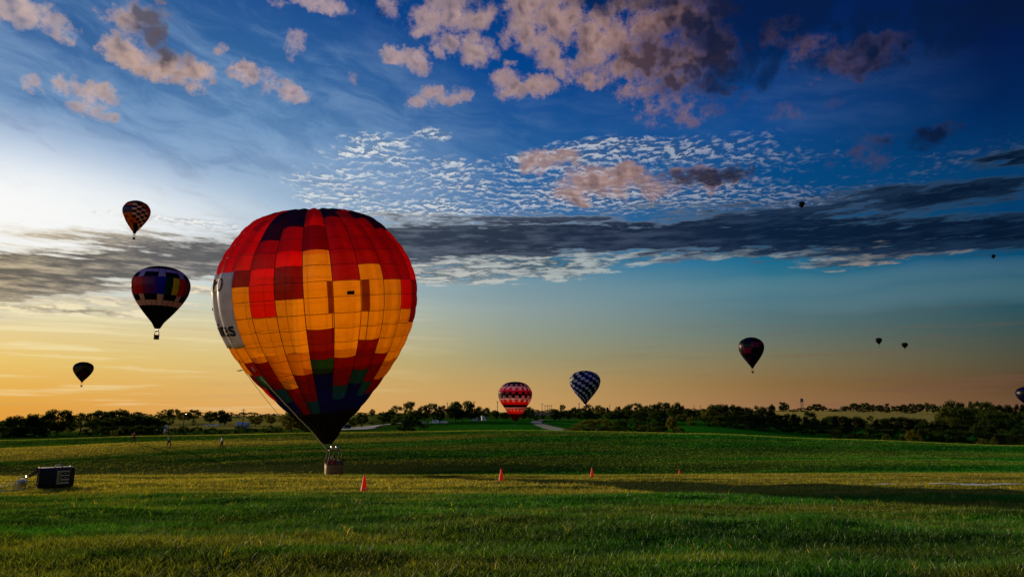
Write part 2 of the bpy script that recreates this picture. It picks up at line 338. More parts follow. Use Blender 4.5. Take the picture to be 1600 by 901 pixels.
# height of the ground at each distance, read as a row of the photograph, for each column
ROWS = {
    -500: [1060, 893, 846, 800, 772, 756, 750, 749, 750, 748, 738, 724, 710, 702, 704, 700, 692, 680, 675, 670, 667, 665, 664, 664, 664],
    0: [1060, 893, 843, 797, 769, 752, 745, 745.5, 747, 744, 728, 712, 697, 688, 689.5, 689, 684, 676, 671, 666, 663, 661, 660, 660, 660],
    250: [1060, 893, 842, 795, 768, 752, 744.5, 745, 747, 743, 722, 704, 690, 680.5, 683, 684, 680, 672, 666, 659, 655, 652, 651, 651, 651],
    500: [1060, 893, 841, 794, 767, 751, 743.5, 744, 747, 742, 720, 701, 686, 675.5, 678, 679, 676, 669, 662, 656, 653, 650, 648, 648, 648],
    800: [1060, 893, 840, 793, 767, 751, 743, 743, 746, 742, 722, 703, 684, 672, 675, 677, 673, 664, 656, 655, 651, 647, 644, 643.5, 643.5],
   1100: [1060, 893, 840, 793, 767, 751, 743, 741, 743, 741, 724, 707, 690, 677, 680, 683, 681, 668, 659, 656, 652, 646, 643, 641, 640.5],
   1300: [1060, 893, 840, 793, 767, 751, 743, 740, 742, 741, 726, 712, 697, 685.5, 689, 693, 692, 682, 676, 668, 654, 643, 642, 641, 640.5],
   1600: [1060, 893, 840, 793, 768, 752, 743, 739.5, 741, 741, 730, 719, 706, 696, 700, 704, 704, 698, 690, 676, 660, 650, 644, 641, 640.5],
   2100: [1060, 893, 840, 793, 769, 753, 745, 742, 743, 743, 734, 724, 713, 705, 709, 712, 710, 702, 692, 680, 666, 652, 645, 641, 640.5],
}
def hermite(xk, yk, x):
    xk = np.asarray(xk, float); yk = np.asarray(yk, float)
    h = np.diff(xk); dl = np.diff(yk, axis=0) / (h if yk.ndim == 1 else h[:, None])
    m = np.zeros_like(yk)
    a, b = dl[:-1], dl[1:]
    ww = np.where(a * b > 0, 2 * a * b / np.where(np.abs(a + b) < 1e-12, 1, a + b), 0)     # flat at every crest, no overshoot
    m[1:-1] = ww; m[0] = dl[0]; m[-1] = dl[-1]
    i = np.clip(np.searchsorted(xk, x) - 1, 0, len(xk) - 2)
    t = (x - xk[i]) / h[i]
    if yk.ndim > 1: t = t[:, None]; H = h[i][:, None]
    else: H = h[i]
    return ((2 * t**3 - 3 * t**2 + 1) * yk[i] + (t**3 - 2 * t**2 + t) * H * m[i] + (-2 * t**3 + 3 * t**2) * yk[i + 1] + (t**3 - t**2) * H * m[i + 1])
LD = np.log(np.array(DEP, float)); NU, ND = 160, 900
_tab = np.array([[slope(c, y)[1] for y in ROWS[c]] for c in COLX])          # columns x depths: tangent of the view angle
_tab[:, 0] = -EYE / 6.0
_us = np.array([slope(c, 690)[0] for c in COLX])
_ldd = np.linspace(LD[0], LD[-1], ND)
_g1 = hermite(LD, _tab.T, _ldd)                                               # ND x columns
_ud = np.linspace(_us[0], _us[-1], NU)
def _sm(yk, x):
    i = np.clip(np.searchsorted(_us, x) - 1, 0, len(_us) - 2); t = (x - _us[i]) / (_us[i + 1] - _us[i]); t = t * t * (3 - 2 * t) * 0.6 + t * 0.4
    return yk[:, i] * (1 - t) + yk[:, i + 1] * t
GRID = _sm(_g1, _ud)                                                          # ND x NU
# value noise, vectorised
_rng = np.random.RandomState(5); _lat = _rng.rand(256, 256)
def vnoise(x, y):
    xi = np.floor(x).astype(int); yi = np.floor(y).astype(int); fx = x - xi; fy = y - yi
    fx = fx * fx * (3 - 2 * fx); fy = fy * fy * (3 - 2 * fy)
    a = _lat[xi & 255, yi & 255]; b = _lat[(xi + 1) & 255, yi & 255]; c = _lat[xi & 255, (yi + 1) & 255]; d = _lat[(xi + 1) & 255, (yi + 1) & 255]
    return (a * (1 - fx) + b * fx) * (1 - fy) + (c * (1 - fx) + d * fx) * fy - 0.5
def fnoise(x, y, o=3):
    s = 0; a = 1.0
    for k in range(o): s = s + a * vnoise(x * 2**k + 17.3 * k, y * 2**k + 9.1 * k); a *= 0.5
    return s
AMAX = math.radians(40)
def height(X, Y):
    X = np.asarray(X, float); Y = np.asarray(Y, float)
    r = np.hypot(X, Y); az = np.clip(np.arctan2(X, Y), -AMAX, AMAX)
    d = np.maximum(r * np.cos(az), 0.5); u = np.tan(az)
    ld = np.clip(np.log(d), LD[0], LD[-1]); fi = (ld - LD[0]) / (LD[-1] - LD[0]) * (ND - 1); i = np.clip(fi.astype(int), 0, ND - 2); fi = fi - i
    fu = np.clip((u - _ud[0]) / (_ud[-1] - _ud[0]) * (NU - 1), 0, NU - 1.001); j = fu.astype(int); fu = fu - j
    s = (GRID[i, j] * (1 - fi) + GRID[i + 1, j] * fi) * (1 - fu) + (GRID[i, j + 1] * (1 - fi) + GRID[i + 1, j + 1] * fi) * fu
    z = EYE + s * np.clip(d, 6, 20000)
    z = np.where(d < 6, 0.0, z)
    # swells of the hayfield: long low rolls across the slope, and small hummocks underfoot
    ca, sa = math.cos(0.16), math.sin(0.16); xr = X * ca + Y * sa; yr = -X * sa + Y * ca
    far = np.clip((d - 66) / 16, 0, 1) * np.clip((124 - d) / 10, 0, 1)
    z = z + far * (0.75 * fnoise(xr / 70, yr / 15.0, 2) + 0.05 * fnoise(xr / 12, yr / 2.6, 2))
    near = np.clip((d - 5) / 6, 0, 1) * np.clip((66 - d) / 12, 0, 1)
    z = z + near * (0.22 * fnoise(X / 5.5 + 40, Y / 3.2 + 7, 3) + 0.045 * fnoise(X / 0.8, Y / 0.6, 2))
    return z
def gz(x, y): return float(height(np.array([x]), np.array([y]))[0])
def ground_at(px, py, dmin=5, dmax=6000, sink=0.0):
    """where the view line of a photograph point first meets the ground beyond dmin"""
    u, s = slope(px, py)
    d = np.exp(np.linspace(math.log(dmin), math.log(dmax), 3000))
    hit = np.nonzero(height(u * d, d) >= EYE + s * d)[0]
    Y = float(d[hit[0]]) if len(hit) else dmax
    return Vector((u * Y, Y, gz(u * Y, Y) - sink))
def stand(px, Y, sink=0.0, py=690):
    """a point on the ground at distance Y in column px"""
    u = slope(px, py)[0]; return Vector((u * Y, Y, gz(u * Y, Y) - sink))

az = np.radians(np.concatenate([np.arange(-180, -46, 4.0), np.arange(-46, 46.01, 0.25), np.arange(50, 180, 4.0)]))
rr = np.concatenate([[0.6], np.linspace(2, 8, 12), np.exp(np.arange(math.log(8.3), math.log(230), 0.0085)), np.exp(np.arange(math.log(232), math.log(7100), 0.03))])
A, R = np.meshgrid(az, rr); GX, GY = R * np.sin(A), R * np.cos(A); GZ = height(GX, GY)
nr, na = A.shape
idx = np.arange(nr * na).reshape(nr, na)
q_ = np.stack([idx[:-1, :], idx[1:, :], np.roll(idx, -1, 1)[1:, :], np.roll(idx, -1, 1)[:-1, :]], -1).reshape(-1, 4)[:, ::-1]
ground_me = np_mesh('ground', np.stack([GX, GY, GZ], -1).reshape(-1, 3), q_.ravel(), np.full(len(q_), 4), smooth_all=True)
# ground colour: R dry grass with painted sunlight, G gold fields and far haze, B lush deep green
def cover(X, Y):
    d = np.hypot(X, Y) * np.cos(np.clip(np.arctan2(X, Y), -AMAX, AMAX)); u = X / np.maximum(Y, 1)
    d = np.where(Y > 0, d, 5)
    n = fnoise(X / 9, Y / 2.6, 4); n2 = fnoise(X / 3.2, Y / 1.4, 4)
    def band(a, b, w): return np.clip((d - a) / w, 0, 1) * np.clip((b - d) / w, 0, 1)
    dry_sun = band(27.5, 76, 3.0) * np.clip(0.85 + 1.1 * n, 0, 1)  # sunlit strip before the crest, its brightness put into the grass colour
    lf = np.clip((15.5 - d + 14 * n + 8 * n2) / 6, 0, 1) * np.clip((0.2 - u + 0.7 * n) / 0.5, 0, 1)
    dry_sun = np.maximum(dry_sun, 0.34 * lf)  # sunlit lower left, painted as yellower grass
    dry_sun = np.maximum(dry_sun, 0.35 * np.clip(n2 * 2.2 - 0.2, 0, 1) * (d < 30))
    rt = np.clip((24.5 - d) / 2, 0, 1) * np.clip((d - 17) / 3, 0, 1) * np.clip((u - 0.1) / 0.3, 0, 1); dry_sun = np.maximum(dry_sun, 0.32 * rt * np.clip(0.6 + 1.5 * n, 0, 1))
    hill = np.clip((d - 74) / 8, 0, 1) * np.clip((131 - d) / 6, 0, 1)
    lft = np.clip((0.02 - u) / 0.45, 0, 1)
    st = fnoise((X * .985 + Y * .17) / 55, (Y * .985 - X * .17) / 6, 3)
    dry_sun = np.maximum(dry_sun, hill * (0.30 + 0.70 * lft) * np.clip(0.42 + 2.6 * st, 0, 1))  # bright sun stripes of the hill painted in as yellow grass
    dry_sun = np.maximum(dry_sun, 0.75 * np.clip((d - 116) / 4, 0, 1) * np.clip((131 - d) / 4, 0, 1))  # light along the crest painted in too
    gold_haze = np.clip((d - 640) / 60, 0, 1) * np.clip((2600 - d) / 400, 0, 1) * np.clip((u - 0.33) / 0.04, 0, 1) * np.clip((0.66 - u) / 0.04, 0, 1)
    gold_haze = np.maximum(gold_haze, 0.55 * np.clip((d - 330) / 60, 0, 1) * np.clip((1600 - d) / 400, 0, 1) * np.clip((-0.18 - u) / 0.06, 0, 1))
    gold_haze = np.maximum(gold_haze, 0.5 * np.clip((d - 1300) / 400, 0, 1))  # haze tone painted into the farthest ground
    lush = np.clip((u + 0.15) / 0.5 - 0.8 * st, 0, 1) * hill + np.clip((d - 190) / 30, 0, 1) * np.clip((620 - d) / 60, 0, 1) * np.clip((u + 0.2) / 0.2, 0, 1)
    lush = lush + (d < 28) * np.clip(0.15 + 0.45 * u - 1.1 * n, 0, 1)
    return np.clip(dry_sun, 0, 1), np.clip(gold_haze, 0, 1), np.clip(lush, 0, 1)
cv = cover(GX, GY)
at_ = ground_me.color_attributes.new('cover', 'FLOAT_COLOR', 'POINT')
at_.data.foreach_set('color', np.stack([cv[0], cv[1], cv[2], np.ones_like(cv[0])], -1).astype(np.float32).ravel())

def grass_material(name, blades=False):
    m = bpy.data.materials.new(name); m.use_nodes = True; t = NT(m.node_tree); t.n.clear()
    at2 = t.n.new('ShaderNodeAttribute'); at2.attribute_name = 'cover'; dr, go, lu = t.sep(at2.outputs['Vector'])
    geo = t.n.new('ShaderNodeNewGeometry'); P = geo.outputs['Position']
    n1 = t.noise(t.v('MULTIPLY', P, (0.5, 1.4, 1)), 0.5, 6, 0.62)
    n2 = t.noise(t.v('MULTIPLY', P, (1, 1.6, 1)), 5.0, 4, 0.6)
    base = t.mix(t.step(n1, 0.34, 0.66), (0.018, 0.066, 0.006), (0.048, 0.116, 0.010))
    base = t.mix(lu, base, t.mix(t.step(n1, 0.3, 0.7), (0.010, 0.105, 0.006), (0.030, 0.225, 0.011)))
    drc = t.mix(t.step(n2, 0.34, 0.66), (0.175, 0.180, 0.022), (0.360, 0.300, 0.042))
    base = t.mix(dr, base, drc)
    base = t.mix(go, base, t.mix(n1, (0.46, 0.35, 0.08), (0.62, 0.46, 0.11)))
    if blades:
        r = t.n.new('ShaderNodeAttribute'); r.attribute_name = 'tone'
        base = t.mix(t.step(r.outputs['Fac'], 0.0, 1.0, kind='LINEAR'), t.mix(1.0, base, (0.42, 0.50, 0.4), 'MULTIPLY'), t.mix(1.0, base, (2.2, 1.95, 2.2), 'MULTIPLY'))
        d = t.n.new('ShaderNodeBsdfDiffuse'); tr = t.n.new('ShaderNodeBsdfTranslucent'); gl = t.n.new('ShaderNodeBsdfGlossy'); gl.inputs['Roughness'].default_value = 0.45
        t.put(d.inputs[0], base); t.put(tr.inputs[0], t.mix(1.0, base, (1.3, 1.25, 0.5), 'MULTIPLY')); gl.inputs[0].default_value = (0.5, 0.5, 0.4, 1)
        a = t.n.new('ShaderNodeMixShader'); a.inputs[0].default_value = 0.5; t.l.new(d.outputs[0], a.inputs[1]); t.l.new(tr.outputs[0], a.inputs[2])
        b = t.n.new('ShaderNodeMixShader'); b.inputs[0].default_value = 0.05; t.l.new(a.outputs[0], b.inputs[1]); t.l.new(gl.outputs[0], b.inputs[2])
        sh = b.outputs[0]
    else:
        base = t.mix(t.step(n2, 0.25, 0.7), t.mix(1.0, base, (0.45, 0.45, 0.4), 'MULTIPLY'), t.mix(1.0, base, (1.25, 1.25, 1.1), 'MULTIPLY'))
        d = t.n.new('ShaderNodeBsdfDiffuse'); t.put(d.inputs[0], base)
        bp = t.n.new('ShaderNodeBump'); bp.inputs['Strength'].default_value = 0.9; bp.inputs['Distance'].default_value = 0.10
        n3 = t.noise(t.v('MULTIPLY', P, (0.6, 1.5, 1)), 2.2, 6, 0.68); t.l.new(n3, bp.inputs['Height']); t.l.new(bp.outputs[0], d.inputs['Normal'])
        sh = d.outputs[0]
    o = t.n.new('ShaderNodeOutputMaterial'); t.l.new(sh, o.inputs[0]); return m
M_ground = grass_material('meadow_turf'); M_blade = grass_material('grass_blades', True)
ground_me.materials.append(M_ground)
ground = obj('ground', ground_me); tag(ground, kind='structure')

# grass blades over the near slope, every blade its own little leaf
def blades(n, d0, d1, hmin, hmax, w, seg, seed):
    g = np.random.RandomState(seed)
    d = np.sqrt(g.rand(n) * (d1**2 - d0**2) + d0**2); u = (g.rand(n) * 2 - 1) * 0.86
    X = u * d; Y = d
    # tufts: blades gather round shared roots
    k = max(1, n // 7); cid = g.randint(0, k, n); keep = g.rand(n) < 0.6
    X = np.where(keep, X[cid] + g.randn(n) * 0.05, X); Y = np.where(keep, Y[cid] + g.randn(n) * 0.05, Y)
    Z = height(X, Y) - 0.01
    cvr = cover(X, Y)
    hh = (hmin + (hmax - hmin) * g.rand(n)**1.8) * (0.75 + 0.9 * np.clip(fnoise(X / 1.3, Y / 1.0, 2) + 0.4, 0, 1.2))
    th = g.rand(n) * 2 * math.pi; bend = (0.25 + 0.75 * g.rand(n)) * hh; fa = g.rand(n) * 2 * math.pi
    wx, wy = np.cos(th) * w * (0.6 + 0.8 * g.rand(n)), np.sin(th) * w * (0.6 + 0.8 * g.rand(n))
    bx, by = np.cos(fa) * bend, np.sin(fa) * bend
    V = []
    for s in range(seg):
        f = s / seg; V += [np.stack([X - wx * (1 - f * .5) + bx * f * f, Y - wy * (1 - f * .5) + by * f * f, Z + hh * f * (1 - .12 * f)], -1), np.stack([X + wx * (1 - f * .5) + bx * f * f, Y + wy * (1 - f * .5) + by * f * f, Z + hh * f * (1 - .12 * f)], -1)]
    V.append(np.stack([X + bx, Y + by, Z + hh * .88], -1))
    nv = len(V); V = np.stack(V, 1).reshape(-1, 3); b0 = (np.arange(n) * nv)[:, None]
    T = []
    for s in range(seg - 1): T += [[2 * s, 2 * s + 1, 2 * s + 3], [2 * s, 2 * s + 3, 2 * s + 2]]
    T.append([2 * seg - 2, 2 * seg - 1, 2 * seg])
    Fc = (b0[:, :, None] + np.array(T)[None]).reshape(-1, 3)
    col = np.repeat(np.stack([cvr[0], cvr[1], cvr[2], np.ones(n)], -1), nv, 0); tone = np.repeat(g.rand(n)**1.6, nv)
    return V, Fc, col, tone
sets = [blades(150000, 8.2, 17, 0.05, 0.16, 0.0055, 2, 1), blades(170000, 16, 32, 0.05, 0.15, 0.008, 1, 2), blades(190000, 30, 72, 0.06, 0.17, 0.014, 1, 3), blades(330000, 72, 127, 0.045, 0.11, 0.030, 1, 4), blades(1300, 8.2, 50, 0.12, 0.26, 0.005, 2, 5)]
off = 0; VV = []; FF = []; CC = []; TT = []
sets[-1][2][:, 0] = 1.0; sets[-1][3][:] = 0.9; sets[-2] = (*sets[-2][:3], 0.60 + 0.25 * sets[-2][3])
for v, f, c, tn in sets: VV.append(v); FF.append(f + off); CC.append(c); TT.append(tn); off += len(v)
VV = np.concatenate(VV); FF = np.concatenate(FF); CC = np.concatenate(CC); TT = np.concatenate(TT)
gm = np_mesh('grass', VV, FF.ravel(), np.full(len(FF), 3))
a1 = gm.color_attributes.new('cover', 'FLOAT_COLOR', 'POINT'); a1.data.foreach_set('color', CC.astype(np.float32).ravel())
a2 = gm.attributes.new('tone', 'FLOAT', 'POINT'); a2.data.foreach_set('value', TT.astype(np.float32))
gm.materials.append(M_blade)
grass = obj('grass', gm); tag(grass, 'short tufted meadow grass over the near slope', 'grass', kind='stuff')

# ---------------------------------------------------------------- balloons
_fab = {}
def fabric(col, kind='front'):
    key = (col, kind)
    if key in _fab: return _fab[key]
    c = tuple(lin(col))
    m = bpy.data.materials.new('balloon_cloth'); m.use_nodes = True; t = NT(m.node_tree); t.n.clear()
    tc = t.n.new('ShaderNodeTexCoord'); nz = t.noise(tc.outputs['Object'], 1.1, 5, 0.6); t.n[-1].noise_dimensions = '3D'
    cc = t.mix(t.step(nz, 0.25, 0.75), tuple(v * 0.84 for v in c), tuple(min(1, v * 1.10) for v in c))
    d = t.n.new('ShaderNodeBsdfDiffuse'); tr = t.n.new('ShaderNodeBsdfTranslucent'); t.put(d.inputs[0], cc); t.put(tr.inputs[0], cc)
    bp = t.n.new('ShaderNodeBump'); bp.inputs['Strength'].default_value = 0.35; bp.inputs['Distance'].default_value = 0.12
    n2 = t.noise(t.v('MULTIPLY', tc.outputs['Object'], (1, 1, 0.35)), 1.8, 3, 0.5); t.n[-1].noise_dimensions = '3D'
    t.l.new(n2, bp.inputs['Height']); t.l.new(bp.outputs[0], d.inputs['Normal'])
    a = t.n.new('ShaderNodeMixShader'); t.l.new(d.outputs[0], a.inputs[1]); t.l.new(tr.outputs[0], a.inputs[2])
    a.inputs[0].default_value = {'front': 0.82, 'far': 0.48}[kind]
    g = t.n.new('ShaderNodeBsdfGlossy'); g.inputs['Roughness'].default_value = 0.38; g.inputs[0].default_value = (1, 1, 1, 1)
    b = t.n.new('ShaderNodeMixShader'); b.inputs[0].default_value = 0.015; t.l.new(a.outputs[0], b.inputs[1]); t.l.new(g.outputs[0], b.inputs[2])
    sh = b.outputs[0]
    if kind == 'front':     # ripstop nylon: part of the light goes straight through, tinted
        tp = t.n.new('ShaderNodeBsdfTransparent'); tp.inputs[0].default_value = (*[0.015 + 0.985 * v for v in c], 1)
        e = t.n.new('ShaderNodeMixShader'); e.inputs[0].default_value = 0.27; t.l.new(sh, e.inputs[1]); t.l.new(tp.outputs[0], e.inputs[2]); sh = e.outputs[0]
    o = t.n.new('ShaderNodeOutputMaterial'); t.l.new(sh, o.inputs[0])
    _fab[key] = m; return m
M_seam = mat('seam_tape', (0.035, 0.008, 0.006), 0.7)
M_tape = mat('load_tape', (0.022, 0.008, 0.010), 0.7)
M_steel = mat('brushed_steel', (0.55, 0.53, 0.5), 0.3, 1.0)
M_darkmetal = mat('dark_metal', (0.05, 0.05, 0.055), 0.45, 0.6)
M_rope = mat('cream_rope', (0.72, 0.62, 0.45), 0.8, var=0.2)
M_wicker = mat('wicker', (0.34, 0.18, 0.055), 0.75, var=0.45, scale=14, bump=0.8)
M_wicker_d = mat('dark_wicker', (0.085, 0.05, 0.028), 0.75, var=0.4, scale=14, bump=0.8)
M_leather = mat('suede_trim', (0.10, 0.055, 0.03), 0.8, var=0.3)
M_black = mat('black_cloth', (0.012, 0.012, 0.015), 0.85, var=0.3)

class Env:
    """surface of an envelope: axis up from the mouth, gores around it"""
    def __init__(s, prof, gores, bulge, off=0.0):
        z = np.array([p[0] for p in prof], float); r = np.array([p[1] for p in prof], float)
        tt = np.linspace(0, 1, len(z)); s.z = hermite(z, z, np.linspace(z[0], z[-1], 400)); s.r = np.maximum(hermite(z, r, s.z), 0.02)
        # crown: round it off by arc length
        s.L = np.concatenate([[0], np.cumsum(np.hypot(np.diff(s.z), np.diff(s.r)))]); s.g = gores; s.b = bulge; s.off = off
    def zr(s, l): return np.interp(l, s.L, s.z), np.interp(l, s.L, s.r)
    def l_of_z(s, z): return float(np.interp(z, s.z, s.L))
    def point(s, th, l, lift=0.0):
        z, r = s.zr(l); dl = 0.05; z2, r2 = s.zr(min(l + dl, s.L[-1])); z1, r1 = s.zr(max(l - dl, 0))
        tz, tr = z2 - z1, r2 - r1; n = math.hypot(tz, tr) or 1; nr, nz = tz / n, -tr / n
        f = ((th - s.off) / (2 * math.pi) * s.g) % 1.0
        w = s.b * (1 - (2 * f - 1) ** 2) * min(1, r / (s.r.max() * .3)) * (r / s.r.max()) ** .5
        q = (w + lift)
        rr_ = r + nr * q
        return Vector((rr_ * math.sin(th), -rr_ * math.cos(th), z + nz * q))       # th = 0 faces -Y, towards the camera
def grid_patch(bm, env, t0, t1, l0, l1, nu, nv, lift=0.0, mi=0, puff=0.0):
    V = []
    for j in range(nv + 1):
        for i in range(nu + 1):
            fu, fv = i / nu, j / nv
            V.append(bm.verts.new(env.point(t0 + (t1 - t0) * fu, l0 + (l1 - l0) * fv, lift + puff * 16 * fu * (1 - fu) * fv * (1 - fv))))
    for j in range(nv):
        for i in range(nu):
            a = j * (nu + 1) + i
            f = bm.faces.new((V[a], V[a + 1], V[a + nu + 2], V[a + nu + 1])); f.smooth = True; f.material_index = mi
def envelope_parts(root, env, rows, colour, panels_from=None, panels_to=None, tapes=True, kind='front', seam_w=0.04, tape_w=0.06, nu=4, nv=2, puff=0.0, label=None):
    """rows: arc lengths from mouth to crown. Panels on the gores panels_from..panels_to are objects, the rest one cloth"""
    G = env.g; w = 2 * math.pi / G
    mats = []; back = bmesh.new()
    def mi(m):
        if m not in mats: mats.append(m)
        return mats.index(m)
    eo = None; todo = []
    for g in range(-G // 2, G - G // 2):
        for k in range(len(rows) - 1):
            c = colour(g, k)
            if panels_from is not None and panels_from <= g <= panels_to: todo.append((g, k, c)); continue
            grid_patch(back, env, env.off + g * w, env.off + (g + 1) * w, rows[k], rows[k + 1], max(2, nu - 1), nv, 0, mi(fabric(c, kind)), puff)
    bmesh.ops.remove_doubles(back, verts=back.verts, dist=0.002)
    eo = obj('envelope', back, mats, root)
    for g, k, c in todo:
        b = bmesh.new(); grid_patch(b, env, env.off + g * w, env.off + (g + 1) * w, rows[k], rows[k + 1], nu, nv, 0, 0, puff)
        obj('panel', b, fabric(c, kind), eo)
    if tapes:
        for g in range(-G // 2, G - G // 2):
            b = bmesh.new(); th = env.off + g * w; rw = tape_w / 2
            ls = np.linspace(rows[0], rows[-1], 40); V = []
            for l in ls:
                r = max(env.zr(l)[1], 0.1); V.append((b.verts.new(env.point(th - rw / r, l, 0.02)), b.verts.new(env.point(th + rw / r, l, 0.02))))
            for (a, c_), (d, e) in zip(V, V[1:]): b.faces.new((a, c_, e, d)).smooth = True
            obj('load_tape', b, M_tape, eo)
        for k in range(1, len(rows) - 1):
            b = bmesh.new(); n = G * 4; V = []
            for i in range(n + 1):
                th = env.off + 2 * math.pi * i / n; V.append((b.verts.new(env.point(th, rows[k] - seam_w / 2, 0.015)), b.verts.new(env.point(th, rows[k] + seam_w / 2, 0.015))))
            for (a, c_), (d, e) in zip(V, V[1:]): b.faces.new((a, d, e, c_)).smooth = True
            obj('seam', b, M_seam, eo)
    return eo
def rig(root, top, w, h, mouth_z, mouth_r, mouth_c=(0, 0), mat_b=None, detail=True, frame_z=None, yaw=0.0):
    """basket, uprights, burners and wires; basket stands on z = 0 of the root"""
    mb = mat_b or M_wicker_d
    b = bmesh.new(); hw, hd = w / 2, w * 0.42
    if detail:
        N = 28; rings = []
        for z, s in ((0, .90), (0.05, .93), (h * .3, .965), (h * .6, .98), (h, 1.0), (h, .93), (0.08, .86)):
            ring = []
            for i in range(N):
                a = 2 * math.pi * i / N; ca, sa = math.cos(a), math.sin(a); p = 5.0
                k = (abs(ca) ** p + abs(sa) ** p) ** (-1 / p)
                ring.append(b.verts.new((ca * k * hw * s, sa * k * hd * s, z)))
            rings.append(ring)
        for r0, r1 in zip(rings, rings[1:]):
            for i in range(N): b.faces.new((r0[i], r0[(i + 1) % N], r1[(i + 1) % N], r1[i])).smooth = True
        b.faces.new(rings[0][::-1]); b.faces.new(rings[-1])
    else:
        add_box(b, (0, 0, h / 2), (w, w * .84, h), bev=0.08)
    bk = obj('basket', b, mb, root)
    fz = frame_z or (h + (mouth_z - h) * 0.62)
    b = bmesh.new(); N = 28; pts = []
    for i in range(N + 1):
        a = 2 * math.pi * i / N; ca, sa = math.cos(a), math.sin(a); k = (abs(ca) ** 5 + abs(sa) ** 5) ** -.2; pts.append((ca * k * hw * .97, sa * k * hd * .97, h + .02))
    add_tube(b, pts, 0.055 if detail else 0.09, 6); obj('rim', b, M_leather, bk)
    for sx in (-1, 1):
        for sy in (-1, 1):
            b = bmesh.new(); add_tube(b, [(sx * hw * .9, sy * hd * .9, h), (sx * hw * .62, sy * hd * .62, fz)], 0.045 if detail else 0.08, 6); obj('upright', b, M_leather if detail else M_black, root)
    b = bmesh.new(); f = 0.62
    add_tube(b, [(-hw * f, -hd * f, fz), (hw * f, -hd * f, fz), (hw * f, hd * f, fz), (-hw * f, hd * f, fz), (-hw * f, -hd * f, fz)], 0.035 if detail else 0.07, 6)
    add_tube(b, [(-hw * f, 0, fz), (hw * f, 0, fz)], 0.03, 5)
    fr = obj('burner_frame', b, M_darkmetal, root)
    for sx in (-1, 1):
        b = bmesh.new(); add_lathe(b, [(0.02, -.12), (.10, -.12), (.13, 0), (.16, .10), (.15, .34), (.13, .36), (.11, .2), (0.02, .1)], 14, (sx * hw * .28, 0, fz + .05)); obj('burner', b, M_steel, fr)
    for i in range(8 if detail else 4):
        a = 2 * math.pi * (i + .5) / (8 if detail else 4); sx, sy = (1 if math.cos(a) > 0 else -1), (1 if math.sin(a) > 0 else -1)
        b = bmesh.new(); add_tube(b, [Matrix.Rotation(yaw, 3, 'Z') @ Vector((sx * hw * f, sy * hd * f, fz)), (mouth_c[0] + math.cos(a) * mouth_r, mouth_c[1] + math.sin(a) * mouth_r, mouth_z)], 0.012 if detail else 0.03, 4); obj('suspension_cable', b, M_darkmetal, root)
    for o in root.children:
        if o.name.split('.')[0] in ('basket', 'upright', 'burner_frame'): o.rotation_euler = (0, 0, yaw)
    return bk

R_, R2, D_, O_, N_, B_, T_, G_, K_, W_ = (226, 22, 24), (246, 14, 8), (136, 8, 16), (255, 186, 44), (38, 16, 92), (14, 22, 120), (24, 104, 118), (30, 92, 66), (6, 6, 9), (196, 186, 196)
CR = (176, 16, 40)

# ---- the big red and orange balloon standing on the field
BY = 66.0
base_u = slope(521, 745)[0]; BX = base_u * BY
BZ = gz(BX, BY) - 0.02
big = thing('hot_air_balloon', (BX, BY, BZ), 'huge red and orange patchwork hot air balloon standing upright on the grass', 'hot air balloon')
mouth = at(512, 692, BY)
TILT_TO, TILT_L = math.radians(7.5), math.radians(5.9)
azc = math.atan2(mouth.x, mouth.y)
Renv = Matrix.Rotation(TILT_L, 4, 'Y').inverted() @ Matrix.Rotation(TILT_TO, 4, 'X')
Renv = Matrix.Rotation(-azc, 4, 'Z') @ Renv
Menv = Matrix.Translation(mouth) @ Renv
px_m = F / (BY / 1.0)
sil = [(692, 7.5), (686, 12.5), (663, 29.5), (640, 53), (616, 75), (593, 95), (570, 113.5), (547, 129), (520, 143), (496, 151.5), (473, 155.8), (450, 156.8), (427, 152.5), (403, 143.5), (380, 128), (357, 109), (344, 93), (336, 75), (331, 54), (327.5, 26), (325.8, 1)]
sil_k = px_m / 1.012
prof = [((692 - y) / px_m * 0.968, r / px_m * 0.930) for y, r in sil]
env = Env(prof, 24, 0.25, off=-math.radians(7.5))
def proj_y(P):
    d = P - Vector((0, 0, EYE)); dn, up = d.y, d.z
    cy = dn * math.cos(PITCH) + up * math.sin(PITCH); cu = -dn * math.sin(PITCH) + up * math.cos(PITCH)
    return 450.5 - cu / cy * F, 800 + d.x / cy * F
# rows: where the seams cross the middle gore of the photograph
seams_y = [645.7, 625.9, 604.9, 583.9, 561.7, 537.3, 515.1, 490.7, 465, 439.4, 413.7, 389.3, 370.6, 352, 338, 328.5]
ls = np.linspace(0, env.L[-1], 1500); ys = np.array([proj_y(Menv @ env.point(0, l))[0] for l in ls])
top_i = int(np.argmin(ys)); rows_l = []
for y in seams_y: rows_l.append(float(ls[:top_i][np.argmin(np.abs(ys[:top_i] - y))]))
rows_l = [0.0, rows_l[0] * .36, rows_l[0] * .70] + rows_l + [rows_l[-1] + (env.L[-1] - rows_l[-1]) * .5, env.L[-1] - 0.02]
